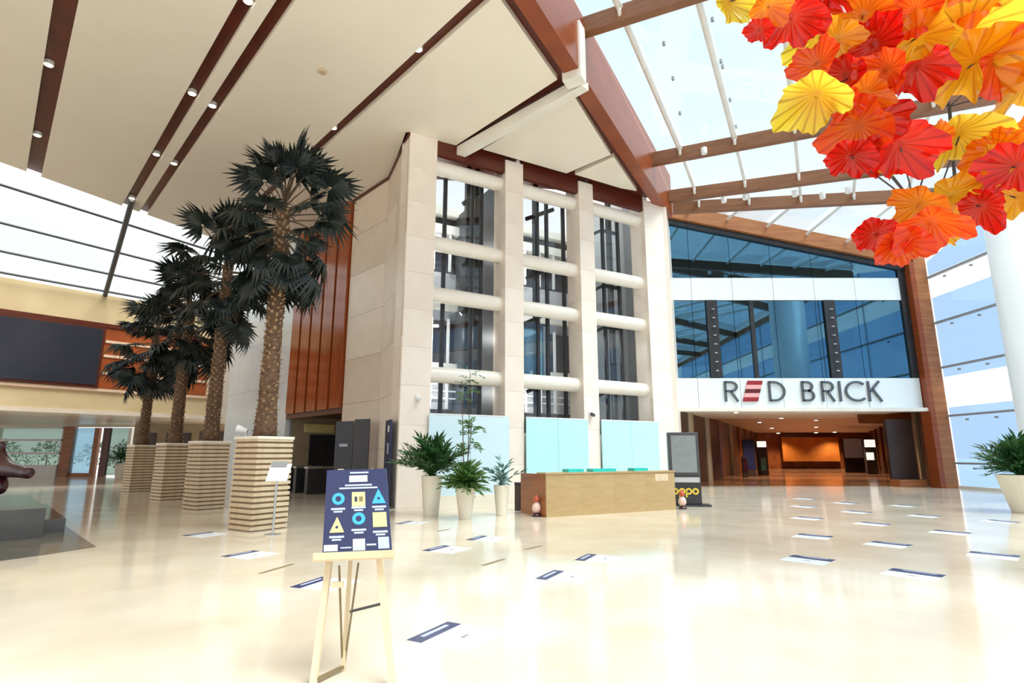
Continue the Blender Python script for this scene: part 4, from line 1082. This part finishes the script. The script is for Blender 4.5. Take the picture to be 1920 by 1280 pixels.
vv = [(-12.1, 12.7, 1.05), (-11.6, 12.65, 1.25), tuple(sp3(-10, 868, 12.45)), tuple(sp3(12, 880, 12.4)), tuple(sp3(32, 882, 12.3)), tuple(sp3(48, 886, 12.25)), tuple(sp3(60, 888, 12.2)),
      tuple(sp3(0, 845, 12.6)), tuple(sp3(2, 826, 12.6)), tuple(sp3(-4, 905, 12.4)), tuple(sp3(0, 925, 12.3)), (-12.3, 12.9, .62), (-12.9, 12.8, 1.1), (-13.3, 12.9, .62)]
ee = [(0, 1), (1, 2), (2, 3), (3, 4), (4, 5), (5, 6), (2, 7), (7, 8), (1, 9), (9, 10), (0, 11), (0, 12), (12, 13)]
rad = [.34, .32, .24, .19, .155, .125, .14, .11, .09, .20, .16, .14, .30, .13]
o_ = Vector(st_.location)
me.from_pydata([tuple(Vector(v) - o_) for v in vv], ee, [])
me.materials.append(M['maroon'])
so_ = bpy.data.objects.new('body', me); col.objects.link(so_); so_.parent = st_
md = so_.modifiers.new('skin', 'SKIN'); md.use_smooth_shade = True
for i, sv in enumerate(me.skin_vertices[0].data): sv.radius = (rad[i], rad[i]); sv.use_root = (i == 0)
sb = so_.modifiers.new('sub', 'SUBSURF'); sb.levels = 2; sb.render_levels = 2

# ---- floor stickers
def sticker(a, b, side, lb, depth=.62, grp='white distancing stickers on the floor', bw=.26):
    A, B = atz(*a), atz(*b); d = (B - A); L_ = .62; d.normalize(); c0 = A
    n_ = Vector((d.y, -d.x, 0)) * side
    o = empty('floor_sticker', (A + d * L_ / 2 + n_ * depth / 2), lb, 'sticker', grp)
    q = lambda u, v, z: c0 + d * (L_ * u) + n_ * (depth * v) + Vector((0, 0, z))
    MB().hexa([q(0, 0, .0005), q(1, 0, .0005), q(1, 1, .0005), q(0, 1, .0005)], [q(0, 0, .003), q(1, 0, .003), q(1, 1, .003), q(0, 1, .003)]).build('sheet', 'sheet', o)
    MB().hexa([q(0, 0, .003), q(1, 0, .003), q(1, bw, .003), q(0, bw, .003)], [q(0, 0, .0045), q(1, 0, .0045), q(1, bw, .0045), q(0, bw, .0045)]).build('band', 'sticker_band', o)
    MB().hexa([q(.22, .07, .0045), q(.85, .07, .0045), q(.85, .14, .0045), q(.22, .14, .0045)], [q(.22, .07, .005), q(.85, .07, .005), q(.85, .14, .005), q(.22, .14, .005)]).build('band_text', 'print', o)
    MB().hexa([q(.45, .60, .003), q(.62, .60, .003), q(.62, .66, .003), q(.45, .66, .003)], [q(.45, .60, .004), q(.62, .60, .004), q(.62, .66, .004), q(.45, .66, .004)]).build('mark', 'midgrey', o)
sl_ = [((762, 1200), (838, 1166), 'nearest sticker, right of the easel'), ((1003, 1085), (1040, 1068), 'nearer of two before the desk'), ((1077, 1050), (1100, 1039), 'farther of two before the desk'),
       ((790, 1032), (828, 1023), 'sticker just right of the poster'), ((873, 1012), (905, 1003), 'sticker in front of the white pots'), ((542, 1101), (605, 1081), 'sticker partly behind the easel leg'),
       ((413, 1043), (480, 1031), 'sticker before the nearest planter'), ((340, 1004), (400, 996), 'sticker left of the nearest planter'), ((740, 982), (775, 974), 'sticker by the tower corner')]
for a, b, lb in sl_: sticker(a, b, 1, 'white floor sheet, navy band, ' + lb)
sr_ = [((1488, 1040), (1563, 1049)), ((1675, 1065), (1772, 1078)), ((1640, 1014), (1715, 1022)), ((1500, 1000), (1558, 1005)), ((1820, 1033), (1905, 1041)), ((1755, 993), (1825, 999)),
       ((1500, 968), (1555, 972.5)), ((1620, 978), (1675, 983)), ((1595, 957), (1650, 961.5)), ((1720, 964), (1775, 968.5)), ((1502, 947), (1550, 951)), ((1580, 941), (1630, 945)), ((1688, 946), (1740, 950)), ((1502, 933), (1548, 936)), ((1860, 974), (1915, 979))]
lbR = ['nearest of the left file on the right', 'closest one on the right, middle file', 'second row of the middle file on the right', 'second of the left file on the right', 'nearest of the right-hand file', 'second of the right file on the right',
       'third of the left file on the right', 'third of the middle file on the right', 'fourth of the middle file on the right', 'third of the right file on the right', 'fourth of the left file before the entrance', 'fifth of the middle file before the entrance', 'fourth of the right file before the entrance', 'last of the left file before the entrance', 'by the wide cream pot']
for (a, b), lb in zip(sr_, lbR): sticker(a, b, 1, 'floor sticker with dark band, ' + lb, bw=.38)
for (a, b, lb) in (((905, 1060), (945, 1048), 'short brown tape line between floor stickers, mid floor'), ((985, 1030), (1015, 1023), 'short brown tape line nearest the desk'), ((487, 1075), (550, 1057), 'short brown tape line left of the easel'), ((820, 996), (842, 992), 'short brown tape line before the tallest pot')):
    A, B = atz(*a), atz(*b); d = (B - A).normalized(); n_ = Vector((d.y, -d.x, 0)) * .035
    tag(MB().slab([A - n_, B - n_, B + n_, A + n_], (0, 0, 1), .002).build('tape_line', 'tape'), lb, 'tape', 'tape lines on the floor')

# ---- glass flower chandelier
ch = empty('glass_chandelier', (6.2, 8.6, 12.8), 'hanging cluster of ruffled red, orange and yellow glass flowers', 'chandelier')
def flower_mesh(seed, mat):
    rnd = random.Random(seed); mb = MB(); nr, na = 8, 72
    k = rnd.choice([5, 6, 7, 8]); ph = rnd.uniform(0, 6); k2 = rnd.choice([2, 3]); ph2 = rnd.uniform(0, 6); dep = rnd.uniform(.35, .95); fl = 18
    vs = [(0, 0, 0)]
    for j in range(1, nr + 1):
        r = j / nr
        for i in range(na):
            t = 2 * math.pi * i / na
            rr = r * (1 + .07 * r * math.sin(k * t + ph) + .16 * r * math.sin(k2 * t + ph2) + .035 * r ** 4 * math.sin(fl * t))
            z = dep * r ** 1.6 - .25 * dep * r ** 5 + .20 * r ** 2.5 * math.sin(k * t + ph + .9) + .22 * r * r * math.sin(k2 * t + ph2) + .035 * r * math.sin(fl * t)
            vs.append((.5 * rr * math.cos(t), .5 * rr * math.sin(t), .5 * z - .12 * dep))
    fs = [(0, 1 + i, 1 + (i + 1) % na) for i in range(na)]
    for j in range(nr - 1):
        for i in range(na):
            a = 1 + j * na + i; b = 1 + j * na + (i + 1) % na
            fs.append((a, a + na, b + na, b))
    mb.add(vs, fs)
    return mb.mesh('flower', mat, smooth=True)
FM = {}
for c in ('red', 'orangered', 'orange', 'amber', 'yellow'):
    FM[c] = [flower_mesh(hash_ + 7 * len(FM), 'fl_' + c) for hash_ in range(4)]
fl_ = [(1370, 2, 44, 'yellow'), (1440, 12, 36, 'orange'), (1482, 34, 52, 'red'), (1424, 56, 22, 'red'), (1535, 8, 34, 'red'), (1535, 72, 46, 'yellow'), (1572, 72, 36, 'amber'), (1530, 118, 38, 'orangered'), (1582, 142, 44, 'red'),
       (1528, 182, 58, 'yellow'), (1618, 28, 46, 'orange'), (1636, 82, 50, 'red'), (1662, 20, 46, 'orange'), (1712, 22, 48, 'orangered'), (1718, 72, 52, 'amber'), (1722, 128, 54, 'red'), (1660, 132, 44, 'orangered'), (1768, 30, 46, 'amber'),
       (1812, 66, 78, 'yellow'), (1830, 118, 78, 'amber'), (1884, 108, 60, 'orangered'), (1625, 178, 36, 'orange'), (1606, 236, 64, 'orangered'), (1648, 222, 46, 'red'), (1690, 276, 60, 'red'), (1596, 294, 38, 'red'), (1640, 286, 44, 'red'), (1800, 256, 60, 'yellow'), (1752, 262, 34, 'orange'),
       (1662, 318, 18, 'amber'), (1866, 284, 42, 'orange'), (1906, 312, 50, 'red'), (1858, 322, 38, 'yellow'), (1786, 368, 48, 'amber'), (1722, 386, 46, 'orange'), (1746, 420, 52, 'orangered'), (1768, 432, 36, 'amber'), (1642, 440, 36, 'red'), (1690, 458, 40, 'orangered'), (1838, 388, 40, 'red'), (1905, 372, 36, 'amber'),
       (1900, 22, 52, 'yellow'), (1560, -40, 50, 'red'), (1640, -40, 55, 'red'), (1740, -45, 60, 'amber'), (1840, -40, 60, 'orange'), (1930, 160, 60, 'amber'), (1950, 50, 60, 'orange'), (1470, -40, 48, 'amber'), (1960, 250, 60, 'orange'), (1975, 340, 55, 'red'), (1590, 190, 30, 'orangered')]
rnd = random.Random(8)
arm = MB()
spine = [Vector(aty(1500, -30, 8.6)), Vector(aty(1640, 120, 8.7)), Vector(aty(1780, 200, 8.9)), Vector(aty(1790, 330, 9.0)), Vector(aty(1690, 400, 9.1))]
spine2 = [Vector(aty(1640, 120, 8.7)), Vector(aty(1850, 60, 8.7)), Vector(aty(1990, 150, 8.8))]
for S in (spine, spine2):
    for i in range(len(S) - 1): arm.tube(S[i], S[i + 1], .03, n=6)
allsp = []
for S in (spine, spine2):
    for i in range(len(S) - 1):
        for t in (0, .25, .5, .75): allsp.append(S[i].lerp(S[i + 1], t))
rank = {'yellow': .1, 'amber': 0, 'orange': -.1, 'orangered': -.15, 'red': -.05}
for i, (x, y, r, c) in enumerate(fl_):
    Y = 8.2 + rnd.uniform(-.45, .35) + rank[c]
    if r >= 58: Y -= .2
    p = aty(x, y, Y)
    size = 2 * r * (p - CAM).length / math.hypot(FPX, math.hypot(x - 960, y - 640)) * 1.05
    n_ = ((CAM - p).normalized() * 1.0 + Vector((rnd.uniform(-.9, .9), rnd.uniform(-.4, .4), rnd.uniform(-.9, .5)))).normalized()
    q = n_.to_track_quat('Z', 'Y')
    fo = inst('flower', FM[c][rnd.randrange(4)], p, q.to_euler(), ch, size)
    near = min(allsp, key=lambda s_: (s_ - p).length)
    arm.tube(p - n_ * .02, near, .014, n=5)
# hanging cables up to the rafters
for S, zt in ((spine[0], 13.0), (spine[1], 13.0), (spine[2], 12.9), (spine2[1], 12.9)):
    arm.tube(S, Vector((S.x, S.y, zt)), .018, n=6)
arm.build('armature', 'darkgrey', ch)

# ---- greenery outside the lobby window
for k in range(5):
    rnd = random.Random(60 + k); x = -41 + k * 3.2; y = SY + 6 + rnd.uniform(-1, 1)
    mb = MB()
    for j in range(420):
        a, b = rnd.uniform(0, 6.28), rnd.uniform(-.2, 1.5)
        r = 1.5 * rnd.uniform(.6, 1.0)
        c = Vector((x + r * math.cos(a) * math.cos(b), y + r * math.sin(a) * math.cos(b), 1.0 + 1.5 * math.sin(b) * rnd.uniform(.7, 1.1)))
        d = Vector((rnd.uniform(-1, 1), rnd.uniform(-1, 1), rnd.uniform(-.6, .6))).normalized(); s_ = d.cross(Vector((.3, .2, 1))).normalized()
        mb.add([c, c + d * .16 - s_ * .07, c + d * .32, c + d * .16 + s_ * .07], [(0, 1, 2, 3)])
    o = empty('shrub', (x, y, -.08), ['leftmost', 'second', 'third', 'fourth', 'rightmost'][k] + ' green shrub outside the lobby glazing, counted from the left', 'shrub', 'shrubs outside the lobby window')
    f_ = mb.build('foliage', 'leaf', o); f_['kind'] = 'stuff'
    MB().tube((x, y, -.08), (x, y, 1.5), .07, .04, n=6).build('stem', 'petiole', o)
